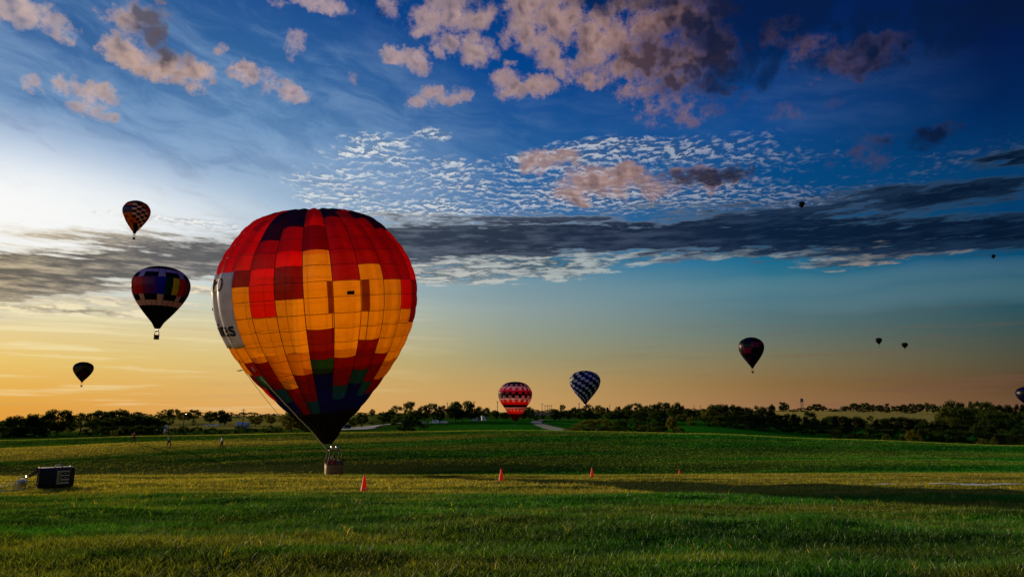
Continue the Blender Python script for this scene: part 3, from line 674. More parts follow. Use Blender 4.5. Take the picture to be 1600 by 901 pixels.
# colours from the crown down to the skirt, one string for each gore seen
PAT = {
 -7: 'NRRRRRWWWWWOOODRB', -6: 'NRRRRWWWWWOOODRRB', -5: 'RRRRRRWWWWWOODRRB', -4: 'RRRRRRWWWWWODTBB',
 -3: 'RRRRRDOOOOODDTB', -2: 'NNNCCrrrOOOOODD', -1: 'NNCCrDDOOOOODDT', 0: 'RRDDOOOOODDGBBB', 1: 'NCCCCCOOOOODDTB',
 2: 'CCCCCOOOOODDTBB', 3: 'NCCCCCOOOOODDTB', 4: 'NNCCCCRROOOOODB', 5: 'NNRRRRDDDOOOODB', 6: 'NNRRRRRDDDOODDB', 7: 'NRRRRRRDDDOODDB'}
PAT = {g: s for g, s in PAT.items()}
PAT[-4] = 'RRRRRWWWWWODTBB'; PAT[-5] = 'RRRRRWWWWWOODRB'; PAT[-6] = 'RRRRRWWWWWOODRB'; PAT[-7] = 'NRRRRWWWWWOOODB'
colmap = {'R': R_, 'r': R2, 'D': D_, 'O': O_, 'N': N_, 'B': B_, 'T': T_, 'G': G_, 'K': K_, 'W': W_, 'C': CR}
nrow = len(rows_l) - 1
def big_colour(g, k):
    if k < 3: return K_
    if k >= 18: return N_ if g % 3 else R_
    i = 17 - k                      # 0 is the uppermost named row
    s = PAT.get(g)
    if s is None:
        return R_ if i < 3 else (O_ if i < 11 else (D_ if i < 13 else B_))
    return colmap[s[i]]
ev = envelope_parts(big, env, rows_l, big_colour, -7, 7, nu=6, nv=3, puff=0.06)
ev.matrix_world = Menv; ev.matrix_parent_inverse = Matrix.Identity(4)
ev.matrix_basis = Matrix.Translation(-Vector((BX, BY, BZ))) @ Menv
# turning vents: darker strips of cloth sewn over two gores
M_vent = fabric((150, 92, 30)); wg = math.radians(15)
def strip(th0, th1, r0, r1, name, m, lift=0.05, label=None):
    b = bmesh.new(); grid_patch(b, env, th0, th1, rows_l[r0], rows_l[r1], 3, 6, lift); o = obj(name, b, m, ev)
    if label: o['label'] = label
    return o
strip(env.off + wg * .80, env.off + wg * .98, 10, 12, 'turning_vent', M_vent, label='brown vertical vent strip over the middle gore')
strip(env.off + wg * 2.02, env.off + wg * 2.30, 10, 12, 'turning_vent', M_vent, label='brown vertical vent strip on the right of the middle')
strip(env.off + wg * .93, env.off + wg * .955, 8, 10, 'turning_vent', M_seam); strip(env.off + wg * 2.24, env.off + wg * 2.265, 8, 10, 'turning_vent', M_seam)
b = bmesh.new(); grid_patch(b, env, env.off + wg * 1.45, env.off + wg * 1.72, rows_l[11] + .12, rows_l[11] + .42, 3, 1, 0.05); obj('maker_badge', b, M_black, ev)
# the pale banner hung over the left gores, with its lettering
b = bmesh.new(); grid_patch(b, env, env.off - 6.9 * wg, env.off - 2.72 * wg, rows_l[8] + .05, rows_l[13] - .02, 22, 14, 0.09)
for v in b.verts: v.co += Vector((0, 0, 0))
M_banner = fabric((244, 238, 240), 'far')
banner = obj('banner', b, M_banner, big); banner.matrix_basis = ev.matrix_basis.copy()
solid = banner.modifiers.new('thick', 'SOLIDIFY'); solid.thickness = 0.01
def lettering(txt, th0, th1, lmid, hgt, name, m, par, ev_=None, lift=0.13, bold=0.0, outline=False):
    """letters mapped onto the cloth between two gore angles"""
    cu = bpy.data.curves.new('t', 'FONT'); cu.body = txt; cu.size = 1; cu.offset = bold; cu.resolution_u = 3
    to = bpy.data.objects.new('t', cu); C.objects.link(to)
    dg = bpy.context.evaluated_depsgraph_get(); me = bpy.data.meshes.new_from_object(to.evaluated_get(dg))
    bpy.data.objects.remove(to)
    bm = bmesh.new(); bm.from_mesh(me); bmesh.ops.triangulate(bm, faces=bm.faces)
    bmesh.ops.subdivide_edges(bm, edges=[e for e in bm.edges if e.calc_length() > .12], cuts=2)
    xs = [v.co.x for v in bm.verts]; x0, x1 = min(xs), max(xs)
    for v in bm.verts:
        f = (v.co.x - x0) / (x1 - x0); v.co = env.point(th0 + (th1 - th0) * f, lmid + v.co.y * hgt, lift)
    for f in bm.faces: f.smooth = True
    return obj(name, bm, m, par)
def letters(txt, th0, th1, lmid, hgt, m, par, **kw):
    W = {'i': .5, 'M': 1.5, ' ': .5, '1': .8}; tot = sum(W.get(c, 1) for c in txt); x = 0
    for c in txt:
        w = W.get(c, 1)
        if c != ' ': lettering(c, th0 + (th1 - th0) * (x + .06 * w) / tot, th0 + (th1 - th0) * (x + .94 * w) / tot, lmid, hgt, 'letter', m, par, **kw)
        x += w
M_ink = mat('black_print', (0.006, 0.006, 0.01), 0.7)
letters('Des Moines', env.off - 6.9 * wg, env.off - 2.95 * wg, rows_l[9] - 0.05, 1.75, M_ink, banner, bold=0.02)
letters('3710', env.off - 5.6 * wg, env.off - 3.25 * wg, rows_l[12] - 0.2, 1.7, M_ink, banner, bold=-0.012)
# basket, burners, wires
rel = mouth - Vector((BX, BY, BZ))
yaw = math.radians(28)
gnd_h = 0.0
hb = 1.16
fzr = at(520, 703, BY).z - BZ
bkt = rig(big, None, 1.62, hb, rel.z, 0.40, (rel.x, rel.y), M_wicker, True, fzr, yaw)
for sx in (-.3, .3):
    b = bmesh.new(); add_lathe(b, [(0.01, 0), (.13, .02), (.13, .85), (.08, .93), (.01, .95)], 12, (sx * 1.6, .28, .12)); obj('gas_cylinder', b, M_steel, big)
# leather corner and runner bands on the wicker
b = bmesh.new()
for z in (0.10, 0.44, 0.80):
    pts = []
    for i in range(29):
        a = 2 * math.pi * i / 28; ca, sa = math.cos(a), math.sin(a); k = (abs(ca) ** 5 + abs(sa) ** 5) ** -.2; s = 0.95 + 0.045 * z; pts.append((ca * k * .81 * s * 1.0, sa * k * .68 * s, z))
    add_tube(b, pts, 0.022, 4)
obj('binding', b, M_leather, bkt)
# sunlit gore edge built as a cream tube down the left flank, and the crown line to the ground behind
def line_thing(pts, rad, name, par, m=M_rope):
    b = bmesh.new(); O = Vector((BX, BY, BZ)); add_tube(b, [Vector(p) - O for p in pts], rad, 5); return obj(name, b, m, par)
def on_env(px, py, lift=0.10):
    """point of the envelope seen at a photograph pixel (nearest side)"""
    best = None
    for th in np.linspace(-math.pi * .62, math.pi * .62, 260):
        for l in np.linspace(0, env.L[-1] * .75, 120):
            P = Menv @ env.point(th, l, lift); y, x = proj_y(P); d = (x - px) ** 2 + (y - py) ** 2
            if best is None or d < best[0]: best = (d, P)
    return best[1]
# sampled on a coarse grid of the left flank
_T, _L = np.linspace(-2.0, 0.1, 260), np.linspace(0, env.L[-1] * .62, 220)
_PP = [[Menv @ env.point(t, l, .30) for l in _L] for t in _T]
_XY = np.array([[proj_y(p) for p in row] for row in _PP]); _ok = np.array([[p.y < BY + 4 for p in row] for row in _PP])
def near_env(px, py):
    d = (_XY[..., 1] - px) ** 2 + (_XY[..., 0] - py) ** 2 + np.where(_ok, 0, 1e6); i, j = np.unravel_index(np.argmin(d), d.shape); return _PP[i][j]
_cl = np.array([(392, 572), (399, 580), (411, 593), (424, 607), (437, 621), (451, 636), (464, 650), (476, 662), (488, 674)], float); _ct = np.linspace(0, 8, 34)
pts = [near_env(np.interp(t_, range(9), _cl[:, 0]), np.interp(t_, range(9), _cl[:, 1])) for t_ in _ct]
pts += [at(499, 688, BY - .8), at(510, 701, BY - .5), at(516, 706, BY - .4)]
line_thing(pts, 0.05, 'lit_gore_edge', big)
pts = [near_env(374, 562), at(380, 577, BY + 3), at(395, 597, BY + 10), at(412, 619, BY + 20), at(424, 634, BY + 28), at(436, 648, BY + 35)]
g_end = stand(470, 112); pts.append(at(452, 668, BY + 41)); pts.append(g_end)
line_thing(pts, 0.028, 'crown_line', big, mat('brown_rope', (0.25, 0.15, 0.06), 0.8))

# ---- the balloons in flight
def small_profile(H, Rm, mouth_r, shape='tear'):
    if shape == 'tear':
        P = [(0, mouth_r / Rm), (.05, .13), (.12, .26), (.22, .45), (.34, .66), (.46, .84), (.56, .945), (.64, .99), (.70, 1.0), (.77, .97), (.84, .88), (.90, .74), (.95, .55), (.98, .34), (.995, .14), (1.0, .01)]
    else:
        P = [(0, mouth_r / Rm), (.07, .47), (.16, .57), (.24, .67), (.34, .81), (.46, .94), (.56, .995), (.66, 1.0), (.76, .93), (.84, .83), (.91, .69), (.955, .53), (.985, .34), (.996, .15), (1.0, .01)]
    return [(z * H, r * Rm) for z, r in P]
def flying(cx, y_top, y_mouth, width, y_basket, diam, label, rows_f, colour, gores=20, shape='tear', panels=None, kind='far', mouth_r=None, tip=None, basket_mat=None, tapes=None, group=None, spin=0.0, nv=2, lean=0.0, detail=False):
    D = diam * F / width
    P0 = at(tip or cx, y_basket, D); P0.x = at(cx, (y_top * .6 + y_mouth * .4), D).x; PM = at(tip or cx, y_mouth, D); PT = at(cx, y_top, D)
    root = thing('hot_air_balloon', P0, label, 'hot air balloon', rz=-math.atan2(P0.x, P0.y), group=group)
    H = (PT.z - PM.z); mr = mouth_r if mouth_r is not None else 0.9
    e = Env(small_profile(H, diam / 2 * 1.0 * math.cos(math.atan2(P0.x, P0.y)), mr, shape), gores, 0.012 * diam * (20 / gores) * 0.6, off=spin)
    fr = [0.0] + [f for f in rows_f] + [0.9995]
    rl = [e.l_of_z(f * H) for f in fr]; rl[-1] = e.L[-1] - .01
    pf, pt = (panels if panels else (None, None))
    o = envelope_parts(root, e, rl, colour, pf, pt, tapes=bool(tapes), kind=kind, nu=3, nv=nv, seam_w=.05, tape_w=.09)
    o.location = (0, 0, PM.z - P0.z)
    hb_ = 1.15 * diam / 17
    rig(root, None, 1.35 * diam / 17, hb_, PM.z - P0.z, mr * .9, (0, 0), basket_mat, False)
    return root, o, e, H
dark = (9, 8, 11)
# black balloon with a band of bright blocks
LV, PE = (176, 172, 240), (250, 190, 160)
def c2(g, k):
    m = g % 3 == 0
    if k == 7: return LV
    if k == 6: return LV if m else dark
    if k == 5 or k == 4: return {-5: (150, 8, 16), -4: (240, 14, 24), -3: (220, 8, 20), -2: (130, 10, 90), -1: (90, 8, 140), 0: (10, 24, 210), 1: (6, 60, 36), 2: (255, 220, 10), 3: (250, 16, 24), 4: (170, 8, 36), 5: (36, 18, 120)}.get(g, (150, 10, 20))
    if k == 3: return PE if m else dark
    if k == 2: return PE
    return dark
_, o2, _, _ = flying(251, 416.5, 513, 95, 530, 17, 'black hot air balloon with a band of coloured blocks between pale check rows', [.18, .335, .415, .50, .635, .765, .845, .905, .96], c2, 24, panels=(-6, 5), tapes=True, mouth_r=.7, tip=250, spin=-math.radians(7.5), kind='far')
def c3(g, k):
    if k in (0,): return (20, 14, 12)
    if k >= 12: return (70, 62, 12)
    if -4 <= g <= -2 and 8 <= k <= 10: return (30, 34, 110) if (g + k) % 3 else (70, 62, 120)
    if (g + k) % 2 and (g in (-1, 0, 1, 2) and abs(k - 8 + g * 1.5) < 4): return (10, 6, 8)
    if g in (-1, 0, 1, 2) and abs(k - 8 + g * 1.5) < 4: return (235, 225, 215)
    if g in (-5, -4) and k in (3, 4, 5, 6): return (16, 9, 12) if (g + k) % 2 else (150, 90, 60)
    if k < 4 and abs(g) < 2: return (20, 8, 10)
    return (150, 50, 8) if (g * 2 + k) % 5 == 0 else ((215, 110, 12) if g < 2 else (180, 58, 10))
flying(213, 314, 365, 46, 374, 16.5, 'small orange hot air balloon with black and white checks high at the left', [.07, .14, .21, .28, .35, .42, .49, .56, .63, .70, .77, .84, .92], c3, 18, tapes=False, mouth_r=.7, tip=212)
def c4(g, k):
    z = (k + (g % 4 if g % 8 < 4 else 4 - g % 4)) % 7
    if z < 2: return (96, 84, 8)
    return (90, 10, 18) if z == 4 and k < 5 else (12, 14, 20)
flying(130, 565, 597, 33, 604, 17, 'small black and olive zigzag hot air balloon low above the left trees', [.1, .2, .3, .4, .5, .6, .7, .8, .9], c4, 16, tapes=False, mouth_r=.6)
M_cream = mat('cream_wicker', (0.62, 0.50, 0.36), 0.7, var=.2)
def c5(g, k):
    z = (0, 2)[g % 2]
    v = k + z - 1
    if k == 0: return (80, 4, 14)
    if k < 6: return (236, 60, 52) if v < 4 else (240, 190, 180)
    if k < 8: return (12, 8, 12)
    if v < 11: return (230, 16, 14)
    if v < 14: return (240, 205, 200)
    if v < 17: return (10, 8, 12)
    if v < 20: return (200, 10, 62)
    if v < 23: return (225, 190, 215)
    return (26, 12, 44)
r5, o5, e5, H5 = flying(805, 596, 648, 52, 667, 17, 'pink and red diamond patterned hot air balloon hovering low over the distant green', [i / 26 for i in range(1, 26)], c5, 32, 'round', tapes=False, mouth_r=3.2, basket_mat=M_cream, kind='front')
# skirt under the wide mouth
b = bmesh.new(); add_lathe(b, [(3.35, 0.3), (3.2, -.25), (2.2, -1.2), (1.15, -2.8)], 24); obj('skirt', b, fabric((92, 6, 18), 'far'), o5)
def c6(g, k):
    if (g + k) % 3 == 0 and k > 0: return (205, 204, 222)
    return (10, 16, 112) if (g - k + 60) % 12 < 6 else (8, 8, 14)
flying(914, 578.5, 631, 48, 641, 17, 'navy and black hot air balloon with spiralling white checks above the middle trees', [.08, .15, .22, .29, .36, .43, .50, .57, .64, .71, .78, .85, .92], c6, 24, tapes=False, mouth_r=.5)
def c7(g, k):
    if g <= -5: return (214, 40, 34) if k in (7, 8) else (20, 8, 14)
    if k in (5, 6) and g in (-1, -2): return (150, 8, 70)
    if k in (7, 8) and g in (0, 1): return (120, 8, 84)
    if k == 8 and g in (2, 3): return (150, 12, 22)
    if (g + k) % 4 == 0: return (20, 16, 80)
    if (g * 3 + k) % 7 == 0 and k < 6: return (90, 30, 60)
    return (8, 7, 14)
flying(1174, 526.5, 575, 40, 582.5, 17, 'dark hot air balloon with magenta and red blocks floating right of centre', [.1, .19, .28, .37, .46, .55, .64, .73, .82, .91], c7, 18, tapes=False, mouth_r=.7, tip=1176)
for cx, yt, ym, w, yb, lab in ((1252.5, 315, 325, 11, 328, 'tiny black hot air balloon silhouetted against the dark cloud bank at the right'),
                               (1552, 397.5, 404, 8, 406, 'tiniest black hot air balloon near the right end of the cloud bank'),
                               (1373, 527.5, 538, 11, 542, 'left one of two tiny dark hot air balloons drifting side by side'),
                               (1413.5, 535, 544, 11, 547.5, 'right and lower one of two tiny dark hot air balloons side by side'),
                               (334.5, 480, 487.5, 7, 490, 'speck of a hot air balloon half hidden behind the big red balloon')):
    flying(cx, yt, ym, w, yb, 17, lab, [.3, .6, .85], lambda g, k: ((60, 12, 14) if g < -2 and k == 2 else (10, 9, 12)), 12, tapes=False, mouth_r=.9, nv=4)
def c12(g, k):
    return (170, 170, 200) if (g == -5 and k == 4) else ((10, 10, 84) if (g + k) % 3 == 0 else (8, 8, 24))
flying(1609, 603, 638, 45, 646, 18, 'navy hot air balloon cut off by the right edge just above the trees', [.2, .35, .5, .65, .8, .92], c12, 16, tapes=False, mouth_r=.7)

# ---------------------------------------------------------------- trees
def leaf_material(name, a, b, tr=0.45):
    m = bpy.data.materials.new(name); m.use_nodes = True; t = NT(m.node_tree); t.n.clear()
    at2 = t.n.new('ShaderNodeAttribute'); at2.attribute_name = 'tone'
    oi = t.n.new('ShaderNodeObjectInfo')
    f = t.m('ADD', t.m('MULTIPLY', at2.outputs['Fac'], 0.7), t.m('MULTIPLY', oi.outputs['Random'], 0.3))
    col = t.mix(f, a, b)
    d = t.n.new('ShaderNodeBsdfDiffuse'); tl = t.n.new('ShaderNodeBsdfTranslucent'); t.put(d.inputs[0], col); t.put(tl.inputs[0], t.mix(1.0, col, (1.3, 1.25, .45), 'MULTIPLY'))
    x = t.n.new('ShaderNodeMixShader'); x.inputs[0].default_value = tr; t.l.new(d.outputs[0], x.inputs[1]); t.l.new(tl.outputs[0], x.inputs[2])
    o = t.n.new('ShaderNodeOutputMaterial'); t.l.new(x.outputs[0], o.inputs[0]); return m
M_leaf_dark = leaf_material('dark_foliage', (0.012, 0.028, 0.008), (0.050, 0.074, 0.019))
M_leaf_lit = leaf_material('lit_foliage', (0.035, 0.052, 0.012), (0.115, 0.115, 0.030), .5)  # lighter copy of the dark leaves, sunlight put into its colour
M_leaf_gold = leaf_material('yellow_green_foliage', (0.060, 0.060, 0.012), (0.150, 0.125, 0.028), .5)  # yellow leaf tone that also carries painted low sun
M_bark = mat('bark', (0.045, 0.033, 0.024), 0.9, var=0.4, scale=6, bump=0.6)

def make_tree(seed, kind, mleaf):
    """unit tree: about 1 high; returns trunk mesh, crown mesh. kinds: round, tall, spread, bush, sparse, oak"""
    g = random.Random(seed); rs = np.random.RandomState(seed)
    S = {'round': (.50, .42, .38, 0.16), 'tall': (.34, .45, .44, 0.12), 'spread': (.66, .36, .32, 0.24), 'bush': (.72, .44, .42, 0.0), 'sparse': (.48, .38, .38, 0.26), 'oak': (.56, .43, .40, .18)}[kind]
    rx, rz, _, base = S; cz = 1 - rz if kind != 'bush' else .48
    bm = bmesh.new(); tips = []
    if kind != 'bush':
        lean = g.uniform(-.05, .05); pts = [(0, 0, -.06), (lean * .3, 0, .12), (lean, lean, .34), (lean * 1.3, lean, .62), (lean * 1.5, lean * .5, .88)]
        add_tube(bm, pts, [.036, .028, .022, .013, .004], 6)
        nl = 9
        for i in range(nl):
            a = 2 * math.pi * i / nl + g.uniform(-.4, .4); h0 = g.uniform(.20, .55); h1 = g.uniform(.42, .90); rr_ = rx * g.uniform(.45, .95) * (1.1 - abs(h1 - .6))
            p0 = Vector((lean * .8, lean * .6, h0)); p2 = Vector((math.cos(a) * rr_, math.sin(a) * rr_, h1)); p1 = p0.lerp(p2, .5) + Vector((0, 0, -.03))
            add_tube(bm, [p0, p1, p2], [.013, .009, .004], 4); tips.append(p2)
    else:
        for i in range(5):
            a = 2 * math.pi * i / 5; add_tube(bm, [(0, 0, -.05), (math.cos(a) * .2, math.sin(a) * .2, .3), (math.cos(a) * .4, math.sin(a) * .4, .6)], [.02, .014, .006], 4)
    tm = bpy.data.meshes.new('trunk'); bm.to_mesh(tm); bm.free(); tm.materials.append(M_bark)
    # clumps through the volume
    clumps = []
    nc = {'round': 48, 'tall': 40, 'spread': 46, 'bush': 44, 'sparse': 34, 'oak': 60}[kind]
    for t_ in tips: clumps.append((t_.x, t_.y, t_.z, g.uniform(.08, .14)))
    while len(clumps) < nc:
        a = g.uniform(0, 2 * math.pi); v = g.uniform(-1, 1); k = g.uniform(.45, 1.0) ** .6; w = math.sqrt(max(0, 1 - v * v)) * k
        x, y, z = math.cos(a) * w * rx, math.sin(a) * w * rx, cz + v * k * rz * (1.0 if v > 0 else (.95 if kind != 'bush' else 1.05))
        clumps.append((x, y, z, g.uniform(.09, .16) * (.85 if kind == 'sparse' else 1)))
    per = {'sparse': 85, 'tall': 110, 'bush': 110}.get(kind, 105)
    V = []; T = []
    for (x, y, z, r) in clumps:
        n = int(per * (r / .12)); d = rs.randn(n, 3); d /= np.linalg.norm(d, axis=1)[:, None]; d *= (rs.rand(n)[:, None] ** .45) * r * np.array([1.15, 1.15, .85])
        c = d + np.array([x, y, z]); s = rs.uniform(.013, .032, n)[:, None]
        a = rs.randn(n, 3); a /= np.linalg.norm(a, axis=1)[:, None]; b_ = np.cross(a, rs.randn(n, 3)); b_ /= np.linalg.norm(b_, axis=1)[:, None]
        V.append(np.stack([c - a * s, c + b_ * s * .8, c + a * s, c - b_ * s * .8], 1).reshape(-1, 3))
        T.append(np.repeat(np.clip(rs.rand(n) * .7 + rs.rand() * .5 - .1, 0, 1), 4))
    V = np.concatenate(V); T = np.concatenate(T); nf = len(V) // 4
    me = np_mesh('crown', V, np.arange(nf * 4), np.full(nf, 4)); a3 = me.attributes.new('tone', 'FLOAT', 'POINT'); a3.data.foreach_set('value', T.astype(np.float32))
    me.materials.append(mleaf)
    return tm, me
LIB = {}
for i, (k, n) in enumerate((('round', 3), ('tall', 2), ('spread', 2), ('bush', 3), ('sparse', 2), ('oak', 2))):
    for j in range(n): LIB[k, j] = make_tree(100 + 10 * i + j, k, M_leaf_dark)
_lm = {}
def crown_mesh(k, j, m):
    if m is M_leaf_dark: return LIB[k, j][1]
    key = (k, j, m.name)
    if key not in _lm:
        c = LIB[k, j][1].copy(); c.materials[0] = m; _lm[key] = c
    return _lm[key]
_tr = random.Random(11)
WORDS = {'round': 'round crowned', 'tall': 'tall narrow', 'spread': 'wide spreading', 'bush': 'low bushy', 'sparse': 'open crowned', 'oak': 'broad domed'}
def plant(px, ytop, ybase, width, Y, kind, label=None, m=None, group=None, sink=0.0):
    """a tree whose top and foot stand at photograph rows, at distance Y"""
    m = m or M_leaf_dark
    u, s1 = slope(px, ytop); X = u * Y; z1 = EYE + s1 * Y; z0 = gz(X, Y)
    zb = EYE + slope(px, ybase)[1] * Y if ybase else z0
    h = max(z1 - z0, 1.5) if abs(zb - z0) < 3.5 or not ybase else max(z1 - z0, 1.5)
    w = width / F * Y
    j = _tr.randrange(len([1 for q in LIB if q[0] == kind])); rx = {'round': .50, 'tall': .34, 'spread': .66, 'bush': .72, 'sparse': .48, 'oak': .56}[kind] + .08
    nm = 'bush' if kind == 'bush' else 'tree'
    root = thing(nm, (X, Y, z0 - sink), label or WORDS[kind], 'bush' if kind == 'bush' else 'tree', rz=_tr.uniform(0, 6.28), group=group)
    sc = w / (2 * rx); root.scale = (sc, sc, h + sink)
    obj('trunk' if kind != 'bush' else 'stem', LIB[kind, j][0], None, root); obj('crown', crown_mesh(kind, j, m), None, root)
    return root
def size_word(h): return 'small' if h < 7 else ('medium' if h < 12 else 'tall')
ORD = ['first', 'second', 'third', 'fourth', 'fifth', 'sixth', 'seventh', 'eighth', 'ninth', 'tenth', 'eleventh', 'twelfth', 'thirteenth', 'fourteenth', 'fifteenth', 'sixteenth', 'seventeenth', 'eighteenth', 'nineteenth', 'twentieth']
def clump(where, group, rows):
    """rows: px, ytop, width, Y, kind[, material[, note]]; labels count from the left and tell the place"""
    rows = sorted(rows, key=lambda r: r[0])
    for i, r in enumerate(rows):
        px, yt, w, Y, k = r[:5]; m = r[5] if len(r) > 5 else None; note = r[6] if len(r) > 6 else None
        o_ = ORD[i] if i < len(ORD) else None
        adj = {M_leaf_lit: 'pale green ', M_leaf_gold: 'yellow green '}.get(m, 'dark ')
        nm = 'bush' if k == 'bush' else 'tree'
        lab = note or f"{adj}{WORDS[k]} {nm}, {o_} {where}"
        plant(px, yt, None, w, Y, k, lab, m, group)
# dense wood on the left, behind the first rise
clump('from left in the dark far left wood', 'trees of the dark wood on the left', [
    (-30, 652, 60, 250, 'round'), (8, 657, 44, 262, 'round'), (34, 649, 60, 250, 'oak'), (66, 650, 50, 262, 'bush'), (58, 647, 48, 255, 'round'), (14, 664, 60, 235, 'bush'), (46, 664, 56, 238, 'bush'), (74, 660, 34, 244, 'bush'),
    (94, 638, 44, 258, 'oak'), (76, 642, 22, 300, 'sparse'), (128, 644, 40, 262, 'sparse'), (112, 652, 20, 300, 'tall'), (146, 650, 20, 300, 'sparse')])
clump('from left in the wood behind the red shirt', 'trees of the hedge wood left of centre', [
    (158, 642, 40, 285, 'tall'), (170, 650, 50, 262, 'bush'), (186, 639, 56, 280, 'oak'), (206, 646, 50, 265, 'round'), (224, 649, 54, 262, 'oak'), (240, 652, 40, 258, 'round'), (180, 664, 50, 240, 'bush'), (180, 670, 15, 222, 'bush', M_leaf_lit, 'little pale round bush before the dark hedge wood'),
    (210, 662, 60, 242, 'bush'), (240, 663, 40, 240, 'bush'), (140, 668, 26, 250, 'bush')])
clump('from left on the hazy left slope', 'trees on the hazy slope', [
    (258, 640, 26, 520, 'sparse'), (272, 638, 24, 520, 'sparse'), (288, 642, 24, 540, 'round', M_leaf_gold), (304, 639, 24, 540, 'sparse'), (264, 650, 20, 480, 'bush', M_leaf_lit), (303, 655, 7, 470, 'bush'),
    (330, 641, 22, 460, 'round'), (346, 640, 24, 460, 'oak'), (352, 648, 22, 450, 'round'), (400, 651, 24, 420, 'round', M_leaf_gold), (424, 650, 20, 430, 'round', M_leaf_gold), (392, 648, 14, 800, 'bush'), (414, 646, 20, 800, 'bush'), (370, 649, 16, 900, 'bush')])
clump('from left in the low left hedge', 'bushes of the low hedge on the crest', [
    (276, 667, 26, 212, 'bush'), (288, 664, 18, 214, 'bush'), (308, 665, 20, 212, 'bush'), (330, 666, 24, 210, 'bush'), (350, 669, 20, 206, 'bush'), (376, 664, 24, 212, 'bush'), (392, 667, 22, 208, 'bush'), (420, 662, 24, 210, 'bush'), (434, 665, 20, 208, 'bush')])
clump('from left beside the big balloon foot', 'trees beside the foot of the big balloon', [
    (456, 644, 40, 214, 'round', M_leaf_gold, 'big yellow green tree half hidden behind the foot of the big balloon'), (484, 655, 34, 214, 'bush'), (474, 650, 34, 222, 'round'),
    (566, 645, 22, 350, 'round'), (554, 652, 22, 360, 'round'), (582, 656, 18, 420, 'bush'), (582, 639, 10, 800, 'round'), (548, 660, 20, 380, 'bush'), (596, 655, 16, 430, 'bush')])
clump('from left in the group right of big balloon', 'trees right of the big balloon', [
    (600, 643, 24, 395, 'round'), (612, 642, 22, 400, 'tall'), (622, 634, 30, 520, 'spread', M_leaf_lit), (640, 626, 24, 430, 'sparse'), (650, 640, 26, 410, 'round'), (662, 634, 24, 425, 'round'), (674, 629, 24, 430, 'sparse'), (690, 634, 22, 430, 'round'), (684, 642, 20, 415, 'bush'),
    (702, 636, 10, 600, 'tall'), (722, 625, 44, 425, 'oak'), (712, 634, 26, 415, 'round'), (736, 637, 24, 415, 'round'), (748, 634, 12, 440, 'tall'), (760, 637, 18, 470, 'round'), (774, 640, 14, 440, 'tall'), (790, 644, 22, 440, 'round'), (816, 640, 26, 440, 'round'), (826, 636, 22, 450, 'round'), (838, 646, 12, 440, 'bush')])
plant(630, 645, None, 42, 232, 'bush', 'big dark bush on its own before the green slope right of the big balloon'); plant(645, 654, None, 36, 228, 'bush', 'low dark bush joined to the right of the big lone bush')
plant(662, 661, None, 18, 300, 'bush', 'small dark bush right of the big lone bush')
clump('from left behind the checked balloon', 'trees behind the checked balloon', [
    (848, 647, 10, 520, 'round'), (866, 640, 16, 430, 'tall'), (879, 631, 11, 560, 'sparse'), (874, 642, 20, 430, 'round'), (889, 640, 18, 430, 'round'), (899, 635, 18, 440, 'round'), (908, 643, 18, 430, 'round'),
    (918, 631, 20, 520, 'spread'), (934, 633, 24, 530, 'spread', M_leaf_lit), (946, 636, 14, 700, 'round'), (919, 641, 18, 430, 'round'), (930, 645, 20, 425, 'round'), (966, 635, 14, 600, 'round'), (957, 643, 26, 430, 'round'), (966, 640, 24, 420, 'round')])
clump('from left in the thicket by the track', 'bushes of the sunlit thicket', [
    (884, 667, 14, 240, 'bush', M_leaf_lit), (900, 662, 26, 244, 'bush', M_leaf_lit), (918, 654, 40, 256, 'bush', M_leaf_lit), (938, 652, 36, 262, 'bush', M_leaf_lit), (930, 662, 50, 240, 'bush'), (952, 657, 22, 252, 'bush', M_leaf_gold), (968, 656, 26, 270, 'round'), (966, 664, 30, 240, 'bush'),
    (986, 652, 34, 275, 'bush'), (1004, 648, 34, 290, 'bush', M_leaf_lit), (1008, 662, 30, 244, 'bush', M_leaf_lit), (1024, 656, 30, 262, 'bush'), (1036, 650, 30, 290, 'bush'), (1050, 650, 20, 250, 'round', M_leaf_gold, 'yellow green tree at the right end of the sunlit thicket'), (1030, 664, 26, 238, 'bush'), (1060, 665, 18, 236, 'bush', M_leaf_lit)])
clump('from left on the middle wooded ridge', 'trees of the wooded ridge', [
    (980, 634, 20, 620, 'round'), (992, 630, 34, 640, 'spread'), (1008, 634, 22, 620, 'round'), (1020, 632, 20, 600, 'round'), (1036, 627, 28, 600, 'oak'), (1058, 628, 22, 560, 'oak'), (1070, 636, 16, 560, 'round'), (1052, 637, 26, 440, 'round'), (1024, 641, 30, 430, 'round'), (1000, 643, 26, 420, 'round'), (980, 641, 24, 430, 'round'),
    (1076, 638, 22, 430, 'round'), (1088, 639, 18, 440, 'tall'), (1066, 646, 22, 400, 'round', M_leaf_lit), (1080, 648, 16, 380, 'bush', M_leaf_lit)])
clump('from left in the long dark wood', 'trees of the long dark wood', [
    (1098, 638, 22, 420, 'round'), (1112, 632, 36, 390, 'oak', M_leaf_lit), (1122, 630, 40, 410, 'oak'), (1140, 632, 30, 420, 'round'), (1150, 634, 26, 440, 'tall'), (1164, 635, 28, 440, 'round'), (1180, 634, 26, 460, 'sparse'), (1194, 636, 30, 460, 'round'), (1206, 632, 12, 520, 'tall'),
    (1128, 646, 44, 380, 'bush'), (1150, 646, 44, 390, 'round'), (1172, 648, 40, 390, 'round'), (1194, 650, 44, 390, 'round'), (1214, 647, 36, 400, 'round'), (1110, 648, 30, 375, 'bush'), (1160, 656, 50, 365, 'bush'), (1196, 660, 50, 370, 'bush')])
